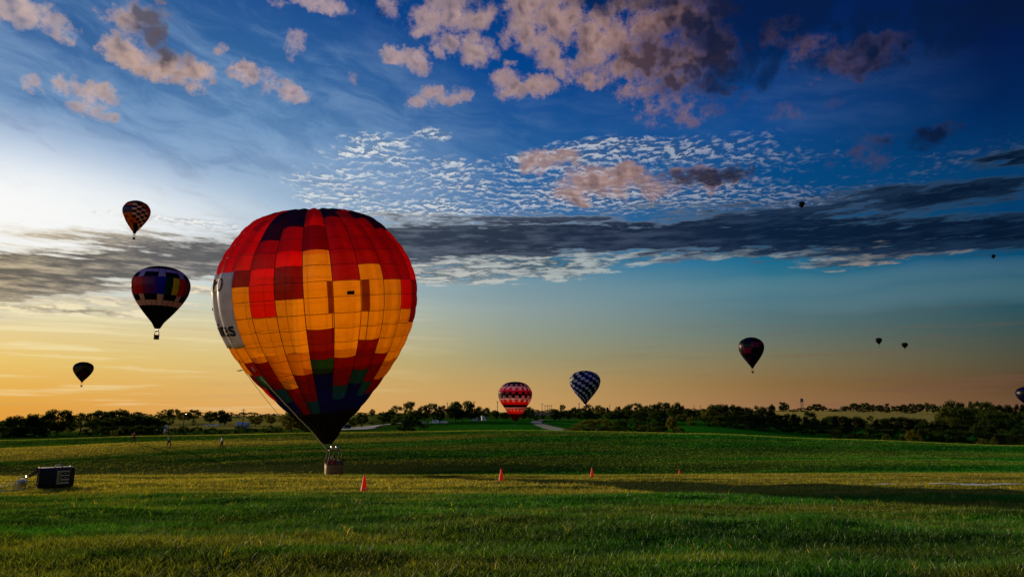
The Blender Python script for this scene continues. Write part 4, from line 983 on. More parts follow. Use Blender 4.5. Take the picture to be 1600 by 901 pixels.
clump('from left below the golden field', 'trees of the valley wood', [
    (1234, 646, 30, 420, 'round'), (1252, 650, 26, 420, 'round'), (1264, 643, 24, 430, 'tall', M_leaf_dark), (1280, 654, 30, 410, 'round'), (1296, 649, 28, 420, 'tall'), (1312, 648, 30, 420, 'oak'), (1334, 650, 36, 420, 'oak'), (1360, 650, 28, 425, 'sparse'), (1378, 654, 30, 410, 'round'), (1392, 652, 26, 420, 'tall'), (1412, 650, 30, 420, 'tall'),
    (1232, 660, 50, 390, 'bush'), (1268, 664, 50, 385, 'bush'), (1304, 664, 50, 380, 'bush'), (1340, 666, 52, 375, 'bush'), (1378, 668, 52, 370, 'bush')])
clump('from left in the lower right wood', 'trees of the lower right wood', [
    (1434, 652, 34, 420, 'oak'), (1410, 668, 50, 370, 'bush'), (1446, 666, 52, 365, 'bush'), (1482, 668, 52, 350, 'bush'), (1518, 670, 52, 350, 'bush'), (1554, 674, 52, 350, 'bush'), (1590, 674, 52, 350, 'bush'), (1444, 658, 30, 400, 'round'), (1466, 655, 30, 400, 'round', M_leaf_dark), (1500, 662, 34, 390, 'oak'),
    (1540, 664, 40, 380, 'oak'), (1572, 668, 36, 370, 'bush'), (1608, 668, 50, 370, 'oak'), (1640, 668, 60, 370, 'oak')])
clump('from left right of the golden field', 'trees of the right ridge wood', [
    (1478, 636, 34, 500, 'round', M_leaf_lit), (1490, 625, 40, 560, 'oak'), (1502, 634, 34, 540, 'round'), (1472, 634, 24, 620, 'round'), (1486, 648, 40, 470, 'bush', M_leaf_lit), (1516, 627, 9, 900, 'round'), (1526, 627, 13, 800, 'tall'), (1540, 626, 26, 780, 'oak'), (1518, 638, 24, 640, 'round'), (1556, 632, 26, 760, 'round'), (1575, 631, 16, 760, 'tall'), (1592, 631, 20, 760, 'round'), (1560, 640, 40, 620, 'bush'), (1596, 640, 44, 600, 'bush'), (1536, 641, 44, 620, 'bush'), (1622, 634, 40, 700, 'round')])
clump('from left along the right crest', 'bushes along the right crest', [
    (1306, 669, 20, 236, 'bush', M_leaf_gold), (1332, 676, 20, 230, 'bush', M_leaf_lit), (1353, 674, 14, 232, 'bush', M_leaf_gold), (1384, 676, 14, 232, 'bush', M_leaf_lit), (1426, 669, 26, 236, 'bush', M_leaf_gold), (1534, 682, 20, 226, 'bush', M_leaf_lit), (1552, 680, 10, 228, 'bush', M_leaf_lit), (1582, 675, 26, 236, 'bush', M_leaf_gold), (1604, 680, 20, 232, 'bush', M_leaf_lit), (1408, 678, 12, 230, 'bush', M_leaf_lit)])
# far skyline trees
far = [(1206, 633, 10, 'round'), (1222, 628, 14, 'tall'), (1228, 630, 10, 'round'), (1240, 638, 18, 'bush'), (1254, 636, 20, 'bush'), (1266, 633, 12, 'round'), (1276, 630, 18, 'oak'), (1286, 634, 14, 'round'), (1300, 637, 18, 'bush'), (1320, 634, 18, 'round'), (1333, 629, 14, 'tall'), (1342, 631, 12, 'tall'), (1352, 628, 14, 'round'), (1362, 632, 16, 'round'), (1374, 632, 14, 'tall'), (1386, 630, 9, 'tall'),
       (1400, 633, 18, 'round'), (1412, 631, 14, 'oak'), (1424, 630, 14, 'round'), (1436, 630, 16, 'oak'), (1448, 629, 10, 'round'), (1458, 631, 14, 'round'), (1310, 639, 24, 'bush'), (1384, 638, 24, 'bush'), (1420, 638, 26, 'bush'), (1350, 638, 26, 'bush')]
for i, (px, yt, w, k) in enumerate(far):
    plant(px, yt, None, w, 1250 + 30 * (i % 3), k, 'small dark tree of the far skyline above the golden field' if k != 'bush' else 'low dark bush of the far hedge above the golden field', None, 'trees of the far skyline right' if k != 'bush' else 'bushes of the far hedge right')
for i in range(34):
    px = 836 + i * 8.2 + _tr.uniform(-3, 3); 
    plant(px, 640 + _tr.uniform(-3.5, 1), None, _tr.uniform(9, 16), 1500, 'bush', 'tiny dark bush of the far hedge line behind the middle trees', None, 'bushes of the far hedge line in the middle')
for i in range(30):
    px = 215 + i * 13 + _tr.uniform(-4, 4)
    plant(px, 645 + _tr.uniform(-3, 1), None, _tr.uniform(12, 22), 1500, 'bush', 'tiny hazy bush of the far hedge line behind the left slope', None, 'bushes of the far hedge line on the left')

# ---------------------------------------------------------------- people
M_skin = mat('skin', (0.42, 0.24, 0.16), 0.6); M_hair = mat('dark_hair', (0.03, 0.02, 0.015), 0.7)
def skinned(name, pts, edges, radii, m, parent, root=0, lev=1):
    me = bpy.data.meshes.new(name); me.from_pydata([tuple(p) for p in pts], edges, []); me.update()
    o = bpy.data.objects.new(name, me); C.objects.link(o)
    sk = o.modifiers.new('skin', 'SKIN'); sk.use_smooth_shade = True
    sub = o.modifiers.new('sub', 'SUBSURF'); sub.levels = lev; sub.render_levels = lev
    dat = me.skin_vertices[0].data
    for i, r in enumerate(radii):
        dat[i].radius = (r, r) if not isinstance(r, tuple) else r
        dat[i].use_root = i == root
    dg = bpy.context.evaluated_depsgraph_get(); m2 = bpy.data.meshes.new_from_object(o.evaluated_get(dg))
    bpy.data.objects.remove(o); bpy.data.meshes.remove(me); m2.name = name
    m2.materials.clear(); m2.materials.append(m); o2 = obj(name, m2, None, parent); smooth(o2); return o2
def person(loc, rz, label, shirt, trousers, pose, hair=(0.03, 0.02, 0.015), group=None, h=1.75, hat=None, skirt=False, cut=0.0):
    """pose: joint positions in metres for a 1.75 m figure facing -Y; mirrored joints l and r"""
    root = thing('person', loc, label, 'person', rz, group)
    k = h / 1.75; root.scale = (k, k, k)
    J = dict(pelvis=(0, 0, .95), waist=(0, 0, 1.10), chest=(0, 0, 1.30), neckb=(0, 0, 1.46), neck=(0, -.01, 1.53), head=(0, -.02, 1.60), top=(0, -.01, 1.68),
             shl=(.17, 0, 1.42), ell=(.25, .02, 1.15), wrl=(.24, -.10, .92), shr=(-.17, 0, 1.42), elr=(-.25, .02, 1.15), wrr=(-.24, -.10, .92),
             hipl=(.09, 0, .92), knl=(.10, -.02, .50), anl=(.10, .02, .09), tol=(.11, -.14, .04), hipr=(-.09, 0, .92), knr=(-.10, -.02, .50), anr=(-.10, .02, .09), tor=(-.11, -.14, .04))
    J.update(pose); J = {a: Vector(b) for a, b in J.items()}
    names = list(J); pts = [J[n] for n in names]; ix = {n: i for i, n in enumerate(names)}
    rad = dict(pelvis=.125, waist=.115, chest=(.15, .115), neckb=.085, neck=.052, head=(.078, .092), top=.062, shl=.062, ell=.042, wrl=.026, shr=.062, elr=.042, wrr=.026,
               hipl=.092, knl=.060, anl=.038, tol=.034, hipr=.092, knr=.060, anr=.038, tor=.034)
    R = [rad[n] for n in names]
    E = [('pelvis', 'waist'), ('waist', 'chest'), ('chest', 'neckb'), ('neckb', 'neck'), ('neck', 'head'), ('head', 'top'), ('neckb', 'shl'), ('shl', 'ell'), ('ell', 'wrl'), ('neckb', 'shr'), ('shr', 'elr'), ('elr', 'wrr'),
         ('pelvis', 'hipl'), ('hipl', 'knl'), ('knl', 'anl'), ('anl', 'tol'), ('pelvis', 'hipr'), ('hipr', 'knr'), ('knr', 'anr'), ('anr', 'tor')]
    edges = [(ix[a], ix[b]) for a, b in E]
    for s in 'lr':      # palm, four fingers and a thumb
        w = J['wr' + s]; d = (w - J['el' + s]).normalized(); sd = d.cross(Vector((0, 0, 1))); sd = sd.normalized() if sd.length > .2 else Vector((1, 0, 0)); 
        pi = len(pts); pts.append(w + d * .07); R.append((.036, .018)); edges.append((ix['wr' + s], pi))
        for q, L in ((-.03, .065), (-.01, .078), (.01, .073), (.03, .058)):
            a = len(pts); pts.append(w + d * .105 + sd * q); R.append(.0095); pts.append(w + d * (.105 + L) + sd * q * 1.1 + Vector((0, -.012, 0))); R.append(.008); edges += [(pi, a), (a, a + 1)]
        a = len(pts); pts.append(w + d * .05 - sd * .045); R.append(.011); pts.append(w + d * .095 - sd * .062); R.append(.009); edges += [(pi, a), (a, a + 1)]
    hd = J['head']; a = len(pts); pts.append(hd + Vector((0, -.105, -.005))); R.append(.014); edges.append((ix['head'], a))
    skinned('body', pts, edges, R, M_skin, root, ix['pelvis'])
    def garment(name, seq, extra, m):
        ns = sorted({n for e in seq for n in e}, key=lambda n: names.index(n) if n in names else 99)
        P = [J[n] if n in J else None for n in ns]
        skinned(name, [J[n] for n in ns], [(ns.index(a), ns.index(b)) for a, b in seq], [tuple(v + extra for v in rad[n]) if isinstance(rad[n], tuple) else rad[n] + extra for n in ns], m, root, 0)
    J['ul'] = J['shl'].lerp(J['ell'], .8); J['ur'] = J['shr'].lerp(J['elr'], .8); rad['ul'] = .046; rad['ur'] = .046
    names += ['ul', 'ur']
    garment('shirt', [('pelvis', 'waist'), ('waist', 'chest'), ('chest', 'neckb'), ('neckb', 'shl'), ('shl', 'ul'), ('neckb', 'shr'), ('shr', 'ur')], .016, shirt)
    garment('trousers', [('pelvis', 'hipl'), ('hipl', 'knl'), ('knl', 'anl'), ('pelvis', 'hipr'), ('hipr', 'knr'), ('knr', 'anr')], .018, trousers)
    b = bmesh.new(); bmesh.ops.create_uvsphere(b, u_segments=12, v_segments=8, radius=.104, matrix=Matrix.Translation(J['head'].lerp(J['top'], .55) + Vector((0, .018, .012))) @ Matrix.Diagonal((.9, 1, 1.05, 1)))
    bmesh.ops.delete(b, geom=[v for v in b.verts if v.co.y < J['head'].y - .055 and v.co.z < J['top'].z + .015], context='VERTS')
    smooth(obj('hair', b, mat('hair', hair, 0.7), root))
    for s in 'lr':
        b = bmesh.new(); add_box(b, J['an' + s].lerp(J['to' + s], .5) + Vector((0, 0, -.015)), (.095, .26, .09), bev=.03); obj('shoe', b, M_black, root)
    return root
def cl(name, c): return mat(name, c, 0.85, var=0.25, scale=6)
WALK = dict(knl=(.10, -.22, .55), anl=(.10, -.18, .12), tol=(.10, -.34, .09), knr=(-.09, .10, .50), anr=(-.09, .34, .16), tor=(-.09, .24, .05), ell=(.25, .14, 1.18), wrl=(.24, .20, .98), elr=(-.25, -.14, 1.18), wrr=(-.22, -.32, 1.10))
person(ground_at(208.5, 692.5, 90), math.radians(10), 'person in a red shirt and dark trousers standing on the left crest with legs apart', cl('red_shirt', (.45, .03, .03)), cl('dark_trousers', (.06, .02, .03)), dict(elr=(-.34, -.05, 1.30), wrr=(-.28, -.25, 1.46), anl=(.2, 0, .09), tol=(.22, -.14, .04), knl=(.15, -.02, .5), anr=(-.2, 0, .09), tor=(-.22, -.14, .04), knr=(-.15, -.02, .5)))
person(ground_at(263, 699, 90), math.radians(70), 'person in a pale green top and dark shorts walking on the left field', cl('pale_green_top', (.42, .55, .34)), cl('dark_shorts', (.03, .03, .04)), WALK)
person(ground_at(257, 683, 130), math.radians(-20), 'left one of two people close together on the crest, in a white top', cl('white_top', (.72, .70, .66)), cl('tan_trousers', (.25, .16, .10)), dict(), h=1.7)
person(ground_at(261.5, 683.5, 130), math.radians(15), 'right one of two people close together on the crest, in black', cl('black_top', (.02, .02, .025)), cl('black_trousers', (.03, .02, .03)), dict(elr=(-.33, -.1, 1.5), wrr=(-.2, -.2, 1.7)), h=1.8)
person(ground_at(346, 701.5, 90), math.radians(-60), 'person in a white and black top walking alone between the two camps of grass', cl('white_front', (.75, .73, .70)), cl('black_skirt', (.025, .02, .03)), WALK)
# crew in the wicker basket of the big balloon
def in_basket(dx, dy, rz, label, shirt, pose, h): return person((BX + dx, BY + dy, BZ + .10), rz, label, shirt, cl('jeans', (.03, .04, .08)), pose, h=h, group=None)
UP = dict(elr=(-.30, -.05, 1.62), wrr=(-.16, -.03, 1.86))
in_basket(-.42, -.22, .3, 'person in a red jacket standing at the left of the wicker basket', cl('red_jacket', (.40, .03, .03)), dict(elr=(-.30, -.12, 1.2), wrr=(-.15, -.35, 1.15)), 1.68)
in_basket(-.02, .10, -.1, 'pilot in a maroon top reaching up to the burner in the middle of the basket', cl('maroon_top', (.22, .02, .03)), UP, 1.74)
in_basket(.42, -.12, -.4, 'person in dark blue standing at the right of the wicker basket', cl('navy_top', (.03, .035, .09)), dict(ell=(.30, -.12, 1.2), wrl=(.15, -.35, 1.15)), 1.66)
p = stand(534.5, BY + .6); person(p, math.radians(-80), 'person in black leaning on the right side of the wicker basket', cl('black_jacket', (.018, .018, .02)), cl('black_jeans', (.02, .02, .025)), dict(elr=(-.22, -.25, 1.25), wrr=(-.18, -.48, 1.20), ell=(.22, -.25, 1.25), wrl=(.18, -.48, 1.20), head=(0, -.10, 1.58), top=(0, -.12, 1.66), neck=(0, -.06, 1.52), neckb=(0, -.03, 1.46)), h=1.7)

# ---------------------------------------------------------------- traffic cones
M_cone = bpy.data.materials.new('cone_plastic'); M_cone.use_nodes = True
_t = NT(M_cone.node_tree); _b = _t.n['Principled BSDF']; _b.inputs['Base Color'].default_value = (0.95, 0.07, 0.015, 1); _b.inputs['Roughness'].default_value = 0.5; _b.inputs['Specular IOR Level'].default_value = 0.25
_tl = _t.n.new('ShaderNodeBsdfTranslucent'); _tl.inputs[0].default_value = (1.0, 0.10, 0.02, 1); _mx = _t.n.new('ShaderNodeMixShader'); _mx.inputs[0].default_value = 0.5
_t.l.new(_b.outputs[0], _mx.inputs[1]); _t.l.new(_tl.outputs[0], _mx.inputs[2]); _t.l.new(_mx.outputs[0], _t.n['Material Output'].inputs[0])
M_conew = mat('white_sticker', (0.8, 0.78, 0.76), 0.5)
def cone(px, pyb, label, scale=1.0, Y=None):
    p = ground_at(px, pyb, 12) if Y is None else stand(px, Y)
    t = thing('traffic_cone', p, label, 'traffic cone', _tr.uniform(0, 1.5), 'orange cones along the edge of the slope'); t.scale = (scale,) * 3
    b = bmesh.new(); add_box(b, (0, 0, .0175), (.37, .37, .035), bev=.012); obj('base', b, M_cone, t)
    b = bmesh.new(); add_lathe(b, [(.150, .034), (.140, .05), (.035, .69), (.030, .705), (.022, .705), (.022, .66)], 28); obj('body', b, M_cone, t)
    return t
c1 = cone(568.5, 767.3, 'largest and nearest orange traffic cone, in front of the wicker basket', 1.0)
b = bmesh.new(); R0 = .146
for i in range(6):
    a0 = -.95 + i * .1; P = [(math.sin(a) * (.142 - .165 * z), -math.cos(a) * (.142 - .165 * z), z + .04) for a, z in ((a0, .05), (a0 + .1, .05), (a0 + .1, .14), (a0, .14))]
    vs = [b.verts.new(Vector(q) * 1.0 + Vector((q[0], q[1], 0)).normalized() * .006) for q in P]; b.faces.new(vs)
st_ = obj('sticker', b, M_conew, c1); st_['kind'] = 'thing'; c1.rotation_euler = (0, 0, 1.5)
cone(783, 751.3, 'second nearest orange traffic cone, below the pink diamond balloon'); cone(925, 745, 'third orange traffic cone, small, below the checked balloon')
cone(1059.5, 741.8, 'farthest orange traffic cone, only its top above the grass edge', 0.95, 72.5)

# ---------------------------------------------------------------- the basket lying on its side, at the left
PB = ground_at(86, 761, 20); s_ = PB.y / F * 0.86      # metres per pixel there
lie = thing('tipped_basket', PB, 'black covered balloon basket lying on its side with burner frame pointing left', 'basket', rz=-math.atan2(PB.x, PB.y) + math.radians(4))
M_cover = mat('black_cover', (0.014, 0.013, 0.018), 0.6, var=0.5, scale=5, bump=0.6)
M_coverl = mat('worn_leather', (0.055, 0.028, 0.022), 0.6, var=0.5, scale=5, bump=0.5)
bw, bh, bdp = 52 * s_, 34 * s_ / 0.86 * .87, 1.0
def sq_section(b, xs, grow, hh, dd, mi=0):
    rings = []
    for x, g_ in zip(xs, grow):
        ring = []
        for i in range(28):
            a = 2 * math.pi * i / 28; ca, sa = math.cos(a), math.sin(a); k = (abs(ca) ** 6 + abs(sa) ** 6) ** (-1 / 6)
            ring.append(b.verts.new((x, ca * k * dd / 2 * g_, hh / 2 + sa * k * hh / 2 * g_)))
        rings.append(ring)
    for r0, r1 in zip(rings, rings[1:]):
        for i in range(28): b.faces.new((r0[i], r0[(i + 1) % 28], r1[(i + 1) % 28], r1[i])).smooth = True
    return rings
b = bmesh.new(); rg = sq_section(b, [-bw * .5, -bw * .46, -bw * .05], [.97, 1, 1], bh, bdp); obj('cover', b, M_cover, lie)
b = bmesh.new(); rg = sq_section(b, [-bw * .05, bw * .1, bw * .40, bw * .47, bw * .5], [1.005, 1.012, 1.01, .98, .88], bh, bdp); b.faces.new(rg[-1]); obj('wicker_body', b, M_coverl, lie)
b = bmesh.new(); rg = sq_section(b, [-bw * .5, -bw * .2], [.9, .85], bh, bdp); b.faces.new(rg[-1][::-1]); obj('padding', b, M_black, lie)
for x in (-bw * .5, bw * .38):
    b = bmesh.new(); pts = []
    for i in range(29):
        a = 2 * math.pi * i / 28; ca, sa = math.cos(a), math.sin(a); k = (abs(ca) ** 6 + abs(sa) ** 6) ** (-1 / 6); pts.append((x, ca * k * bdp / 2, bh / 2 + sa * k * bh / 2))
    add_tube(b, pts, .035, 6); obj('edge_roll', b, M_leather, lie)
M_board = mat('cream_board', (.66, .56, .38), .6, var=.15); M_yel = mat('ochre_print', (.30, .20, .04), .6)
pw, ph = 17.5 * s_, 22 * s_; pcx, pcz = (94 - 85) * s_, bh * .52; py = -bdp / 2 * 1.02
b = bmesh.new(); add_box(b, (pcx, py, pcz), (pw, .03, ph), bev=.006); brd = obj('number_board', b, M_board, lie)
def text_at(txt, size, M, m, name, par, ext=.004, bold=0.0):
    for i, ch in enumerate(txt):
        if ch == ' ': continue
        cu = bpy.data.curves.new('t', 'FONT'); cu.body = ch; cu.size = size; cu.extrude = ext; cu.align_x = 'CENTER'; cu.align_y = 'CENTER'; cu.resolution_u = 3; cu.offset = bold
        to = bpy.data.objects.new('t', cu); C.objects.link(to); me = bpy.data.meshes.new_from_object(to.evaluated_get(bpy.context.evaluated_depsgraph_get())); bpy.data.objects.remove(to)
        me.transform(M @ Matrix.Translation(((i - (len(txt) - 1) / 2) * size * .70, 0, 0))); me.name = name
        obj(name, me, m, par)
Mb = Matrix.Translation((pcx + pw * .20, py - .022, pcz)) @ Matrix.Rotation(math.pi / 2, 4, 'X') @ Matrix.Rotation(math.pi / 2, 4, 'Z')
text_at('100', .33, Mb @ Matrix.Diagonal((.78, 1.25, 1, 1)), M_ink, 'digit', brd, bold=.022)
b = bmesh.new(); add_box(b, (pcx - pw * .30, py - .018, pcz), (pw * .28, .006, ph * .86)); obj('ochre_strip', b, M_yel, brd)
# rope handle on top, cylinder clamp below
b = bmesh.new(); add_tube(b, [((82 - 86) * s_, -.1, bh), ((84 - 86) * s_, -.1, bh + .09), ((88 - 86) * s_, -.1, bh + .13), ((92 - 86) * s_, -.1, bh + .09), ((93 - 86) * s_, -.1, bh)], .028, 6); obj('rope_handle', b, M_rope, lie)
# uprights and burner frame
fx = (43 - 86) * s_
for (y_, z0_, z1_) in ((-.42, bh * .97, 20 * s_), (.42, bh * .97, 20 * s_), (-.42, bh * .12, 3 * s_), (.42, bh * .12, 3 * s_)):
    b = bmesh.new(); add_tube(b, [(-bw * .48, y_, z0_), (fx + .08, y_ * .75, z1_)], .05 if z0_ > .5 else .022, 6); obj('upright', b, M_leather if z0_ > .5 else M_darkmetal, lie)
b = bmesh.new(); y_ = .34
add_tube(b, [(fx, -y_, .08), (fx, -y_, 20 * s_), (fx, y_, 20 * s_), (fx, y_, .08), (fx, -y_, .08)], .025, 6)
add_tube(b, [(fx - 11 * s_, -y_, 21 * s_), (fx, -y_, 20 * s_)], .03, 6); add_tube(b, [(fx - 11 * s_, -y_, 21 * s_), (fx - 11 * s_, -y_, .5), (fx - 12 * s_, -y_, .05), (fx, -y_, .08)], .02, 6)
fr_ = obj('burner_frame', b, M_steel, lie)
for zc in (11.5 * s_, 6.5 * s_):
    b = bmesh.new(); rgs = add_lathe(b, [(.02, -.10), (.08, -.10), (.10, -.02), (.13, .04), (.13, .26), (.10, .28), (.09, .1), (.02, .06)], 14)
    bmesh.ops.transform(b, matrix=Matrix.Translation((fx - 2 * s_, -.12 if zc > .3 else .14, zc)) @ Matrix.Rotation(-math.pi / 2, 4, 'Y'), verts=b.verts); obj('burner', b, M_steel, fr_)
    b = bmesh.new(); pts = [(fx - 5 * s_ - .012 * i, -.02 + .10 * math.cos(i * .9), zc + .10 * math.sin(i * .9)) for i in range(22)]; add_tube(b, pts, .012, 4); obj('coil', b, M_steel, fr_)
b = bmesh.new(); add_tube(b, [(fx + 1 * s_, -.4, .02), ((0 - 86) * s_ - 1.2, -.5, -.02)], .03, 6); obj('fan_pole', b, M_conew, lie)
for k, (z_, yy) in enumerate(((17 * s_, .2), (13 * s_, -.1), (9 * s_, -.3), (15 * s_, .35))):
    b = bmesh.new(); add_tube(b, [(fx - 3 * s_, yy * .5, z_), (fx - 24 * s_, yy, z_ * .55 + .05), (fx - 62 * s_, yy * 1.6, .03)], .010, 4); obj('suspension_cable', b, M_rope, lie)

# ---------------------------------------------------------------- far structures
M_pole = mat('weathered_timber', (0.06, 0.045, 0.035), 0.9, var=.3); M_white = mat('white_paint', (0.78, 0.78, 0.80), 0.5); M_roof = mat('grey_roof', (0.16, 0.16, 0.18), 0.7); M_glass = mat('dark_glass', (0.02, 0.025, 0.03), 0.1, spec=.6); M_redp = mat('red_paint', (0.55, 0.05, 0.03), 0.5)
def pole(px, yt, Y, label, arms=1, w=.32, group='utility poles on the skyline'):
    p = stand(px, Y); zt = EYE + slope(px, yt)[1] * Y; h = zt - p.z
    t = thing('utility_pole', p, label, 'utility pole', _tr.uniform(-.4, .4), group)
    b = bmesh.new(); add_tube(b, [(0, 0, -.2), (0, 0, h)], [w / 2, w * .36], 8); obj('post', b, M_pole, t)
    for i in range(arms):
        b = bmesh.new(); add_box(b, (0, -.05 - w / 2, h - .7 - i * 1.1), (2.2, .12, .14)); cr = obj('crossarm', b, M_pole, t)
        for x in (-1, -.5, .5, 1):
            b = bmesh.new(); add_lathe(b, [(.05, 0), (.06, .1), (.03, .18), (.01, .2)], 6, (x, -.05 - w / 2, h - .62 - i * 1.1)); obj('insulator', b, M_glass, cr)
pole(377.5, 638, 330, 'tall bare utility pole standing before the white building left of the big balloon', 1, .45)
pole(284.5, 645, 300, 'utility pole among the hazy trees left of centre', 1, .4); pole(150.5, 641, 270, 'utility pole sticking up through the left wood', 1, .34); pole(387.5, 644, 800, 'faint far utility pole right of the tall bare one', 1, .5)
pole(698, 628, 520, 'utility pole between the tree tops right of the big balloon', 1, .5); pole(740.5, 626, 520, 'utility pole at the right shoulder of the big round tree', 1, .5)
pole(777, 626, 480, 'tall utility pole just left of the pink diamond balloon', 1, .5); pole(847.5, 629.5, 520, 'tall utility pole right of the pink diamond balloon', 1, .5)
pole(954, 632, 620, 'utility pole right of the checked balloon', 1, .55); pole(1087, 633, 640, 'left short utility pole above the dark wood', 1, .5); pole(1097, 633, 640, 'right short utility pole above the dark wood', 1, .5)
for px, lab in ((854, 'left lattice pylon of the pair right of the pink balloon'), (860.5, 'right lattice pylon of the pair right of the pink balloon')):
    Y = 900; p = stand(px, Y); zt = EYE + slope(px, 632.5)[1] * Y; h = zt - p.z
    t = thing('power_pylon', p, lab, 'pylon', 0, 'pair of power pylons')
    for x in (-1.6, 1.6):
        b = bmesh.new(); add_tube(b, [(x, 0, -.3), (x, 0, h)], .28, 5); obj('post', b, M_pole, t)
    for z in (h * .55, h * .95):
        b = bmesh.new(); add_box(b, (0, 0, z), (5.4, .4, .5)); obj('crossarm', b, M_pole, t)
# striped mast
Y = 620; p = stand(905.5, Y); h = EYE + slope(905.5, 628.5)[1] * Y - p.z; t = thing('striped_mast', p, 'red and white striped mast at the foot of the checked balloon', 'mast')
nseg = 7
for i in range(nseg):
    b = bmesh.new(); add_tube(b, [(0, 0, h * i / nseg), (0, 0, h * (i + 1) / nseg)], [.75 - .35 * i / nseg, .75 - .35 * (i + 1) / nseg], 8); obj('mast_section', b, M_redp if i % 2 == 0 else M_white, t)
# water tower
Y = 1900; p = stand(1257, Y); zt = EYE + slope(1257, 622)[1] * Y; h = zt - p.z; m_ = Y / F
M_tower = mat('dark_tank', (0.10, 0.07, 0.06), 0.6)
t = thing('water_tower', p, 'water tower on thin legs standing on the far skyline above the golden field', 'water tower')
b = bmesh.new(); tr_ = 2.7 * m_; zb = h - 5.2 * m_
add_lathe(b, [(.1, zb - .5 * m_), (tr_ * .7, zb - .2 * m_), (tr_, zb + .6 * m_), (tr_, h - 1.0 * m_), (tr_ * .6, h - .2 * m_), (.1, h)], 20); obj('tank', b, M_tower, t)
for a in range(4):
    an = math.pi / 4 + a * math.pi / 2; b = bmesh.new(); add_tube(b, [(math.cos(an) * tr_ * .95, math.sin(an) * tr_ * .95, -.5), (math.cos(an) * tr_ * .8, math.sin(an) * tr_ * .8, zb + .3 * m_)], .42, 6); obj('leg', b, M_tower, t)
b = bmesh.new(); add_tube(b, [(0, 0, 0), (0, 0, zb)], .35, 8); obj('riser_pipe', b, M_tower, t)
# buildings
def building(px, Y, w, d, h, label, rz=0.0, roofh=1.6, wall=None, roof=None, wins=4, flat=False):
    p = stand(px, Y, .1); t = thing('farm_building', p, label, 'building', rz)
    b = bmesh.new(); add_box(b, (0, 0, h / 2), (w, d, h)); wl = obj('wall', b, wall or M_white, t)
    b = bmesh.new()
    if flat: add_box(b, (0, 0, h + .2), (w + .6, d + .6, .4))
    else:
        vs = [b.verts.new(v) for v in ((-w / 2 - .4, -d / 2 - .4, h), (w / 2 + .4, -d / 2 - .4, h), (w / 2 + .4, d / 2 + .4, h), (-w / 2 - .4, d / 2 + .4, h), (-w / 2 - .4, 0, h + roofh), (w / 2 + .4, 0, h + roofh))]
        for f in ((0, 1, 5, 4), (2, 3, 4, 5), (1, 2, 5), (3, 0, 4), (3, 2, 1, 0)): b.faces.new([vs[i] for i in f])
    obj('roof', b, roof or M_roof, t)
    for i in range(wins):
        x = (i + .5) / wins * w - w / 2; b = bmesh.new(); add_box(b, (x, -d / 2 - .03, h * .55), (min(1.4, w / wins * .5), .08, h * .34)); fr = obj('window', b, M_glass, wl)
    b = bmesh.new(); add_box(b, (w * .38, -d / 2 - .04, 1.05), (1.1, .1, 2.1)); obj('door', b, M_roof, t)
M_pale = mat('pale_blue_siding', (0.46, 0.48, 0.60), 0.6)
building(378, 370, 5.6, 4.5, 2.4, 'small pale blue shed behind the tall utility pole', .1, 1.0, M_pale, M_pale, 3)
building(253, 330, 3.6, 3.5, 1.8, 'small pale roofed hut at the right edge of the left wood', .2, .8, M_pale, M_white, 1)
building(743, 455, 6, 5, 2.0, 'white low house under the big round tree', -.1, .7, M_white, M_white, 3); building(757, 470, 4, 4, 2.6, 'white hut right of the low white house under the trees', .1, .6, M_white, M_white, 2)
building(858, 1000, 46, 12, 3.2, 'long flat roofed building on the skyline under the pylons', 0, 1, mat('tan_wall', (.30, .25, .2)), M_roof, 9, True)
building(1045, 620, 11, 6, 2.6, 'long low pale barn on the middle ridge among trees', .1, 1.0, mat('tan_wall2', (.32, .28, .22)), M_roof, 4)
# parked cars
def car(px, Y, rz, label, m, van=False):
    p = stand(px, Y, -.02); t = thing('parked_car', p, label, 'van' if van else 'car', rz, 'vehicles parked under the trees')
    L, W = (5.4, 2.0) if van else (4.4, 1.8)
    prof_ = [(-L / 2, .35), (-L / 2, .85), (-L * .42, .98), (-L * .30, 1.02), (-L * .18, 1.45 if not van else 2.1), (L * .30, 1.48 if not van else 2.15), (L * .44, 1.02 if not van else 2.0), (L / 2, .92), (L / 2, .35)]
    b = bmesh.new(); A_ = [b.verts.new((x, -W / 2 * (1 if z < 1.1 else .86), z)) for x, z in prof_]; B_2 = [b.verts.new((x, W / 2 * (1 if z < 1.1 else .86), z)) for x, z in prof_]
    b.faces.new(A_); b.faces.new(B_2[::-1]); n = len(prof_)
    for i in range(n): b.faces.new((A_[i], B_2[i], B_2[(i + 1) % n], A_[(i + 1) % n]))
    bmesh.ops.recalc_face_normals(b, faces=b.faces); obj('body', b, m, t)
    for sy in (-1, 1):
        b = bmesh.new(); add_box(b, (L * .06, sy * W * .455, 1.24 if not van else 1.6), (L * .40, .06, .30 if not van else .45)); obj('side_window', b, M_glass, t)
        for x in (-L * .30, L * .30):
            b = bmesh.new(); add_lathe(b, [(.05, -.1), (.31, -.1), (.33, 0), (.31, .1), (.05, .1)], 14); bmesh.ops.transform(b, matrix=Matrix.Translation((x, sy * W * .46, .33)) @ Matrix.Rotation(math.pi / 2, 4, 'X'), verts=b.verts); obj('wheel', b, M_black, t)
    for sy in (-.6, .6):
        b = bmesh.new(); add_box(b, (-L / 2 - .01, sy, .72), (.06, .3, .16)); obj('headlight', b, M_conew, t)
M_silver = mat('silver_paint', (.45, .45, .47), .35, .4); M_bluec = mat('pale_blue_paint', (.55, .60, .72), .3)
car(659, 398, .1, 'silver car parked at the left end of the row under the trees', M_silver); car(678, 398, .05, 'white van parked under the trees right of the big balloon', M_white, True); car(686, 402, .0, 'pale blue car parked beside the white van', M_bluec)
car(694, 396, -.1, 'small grey car parked at the right of the white van', M_silver)
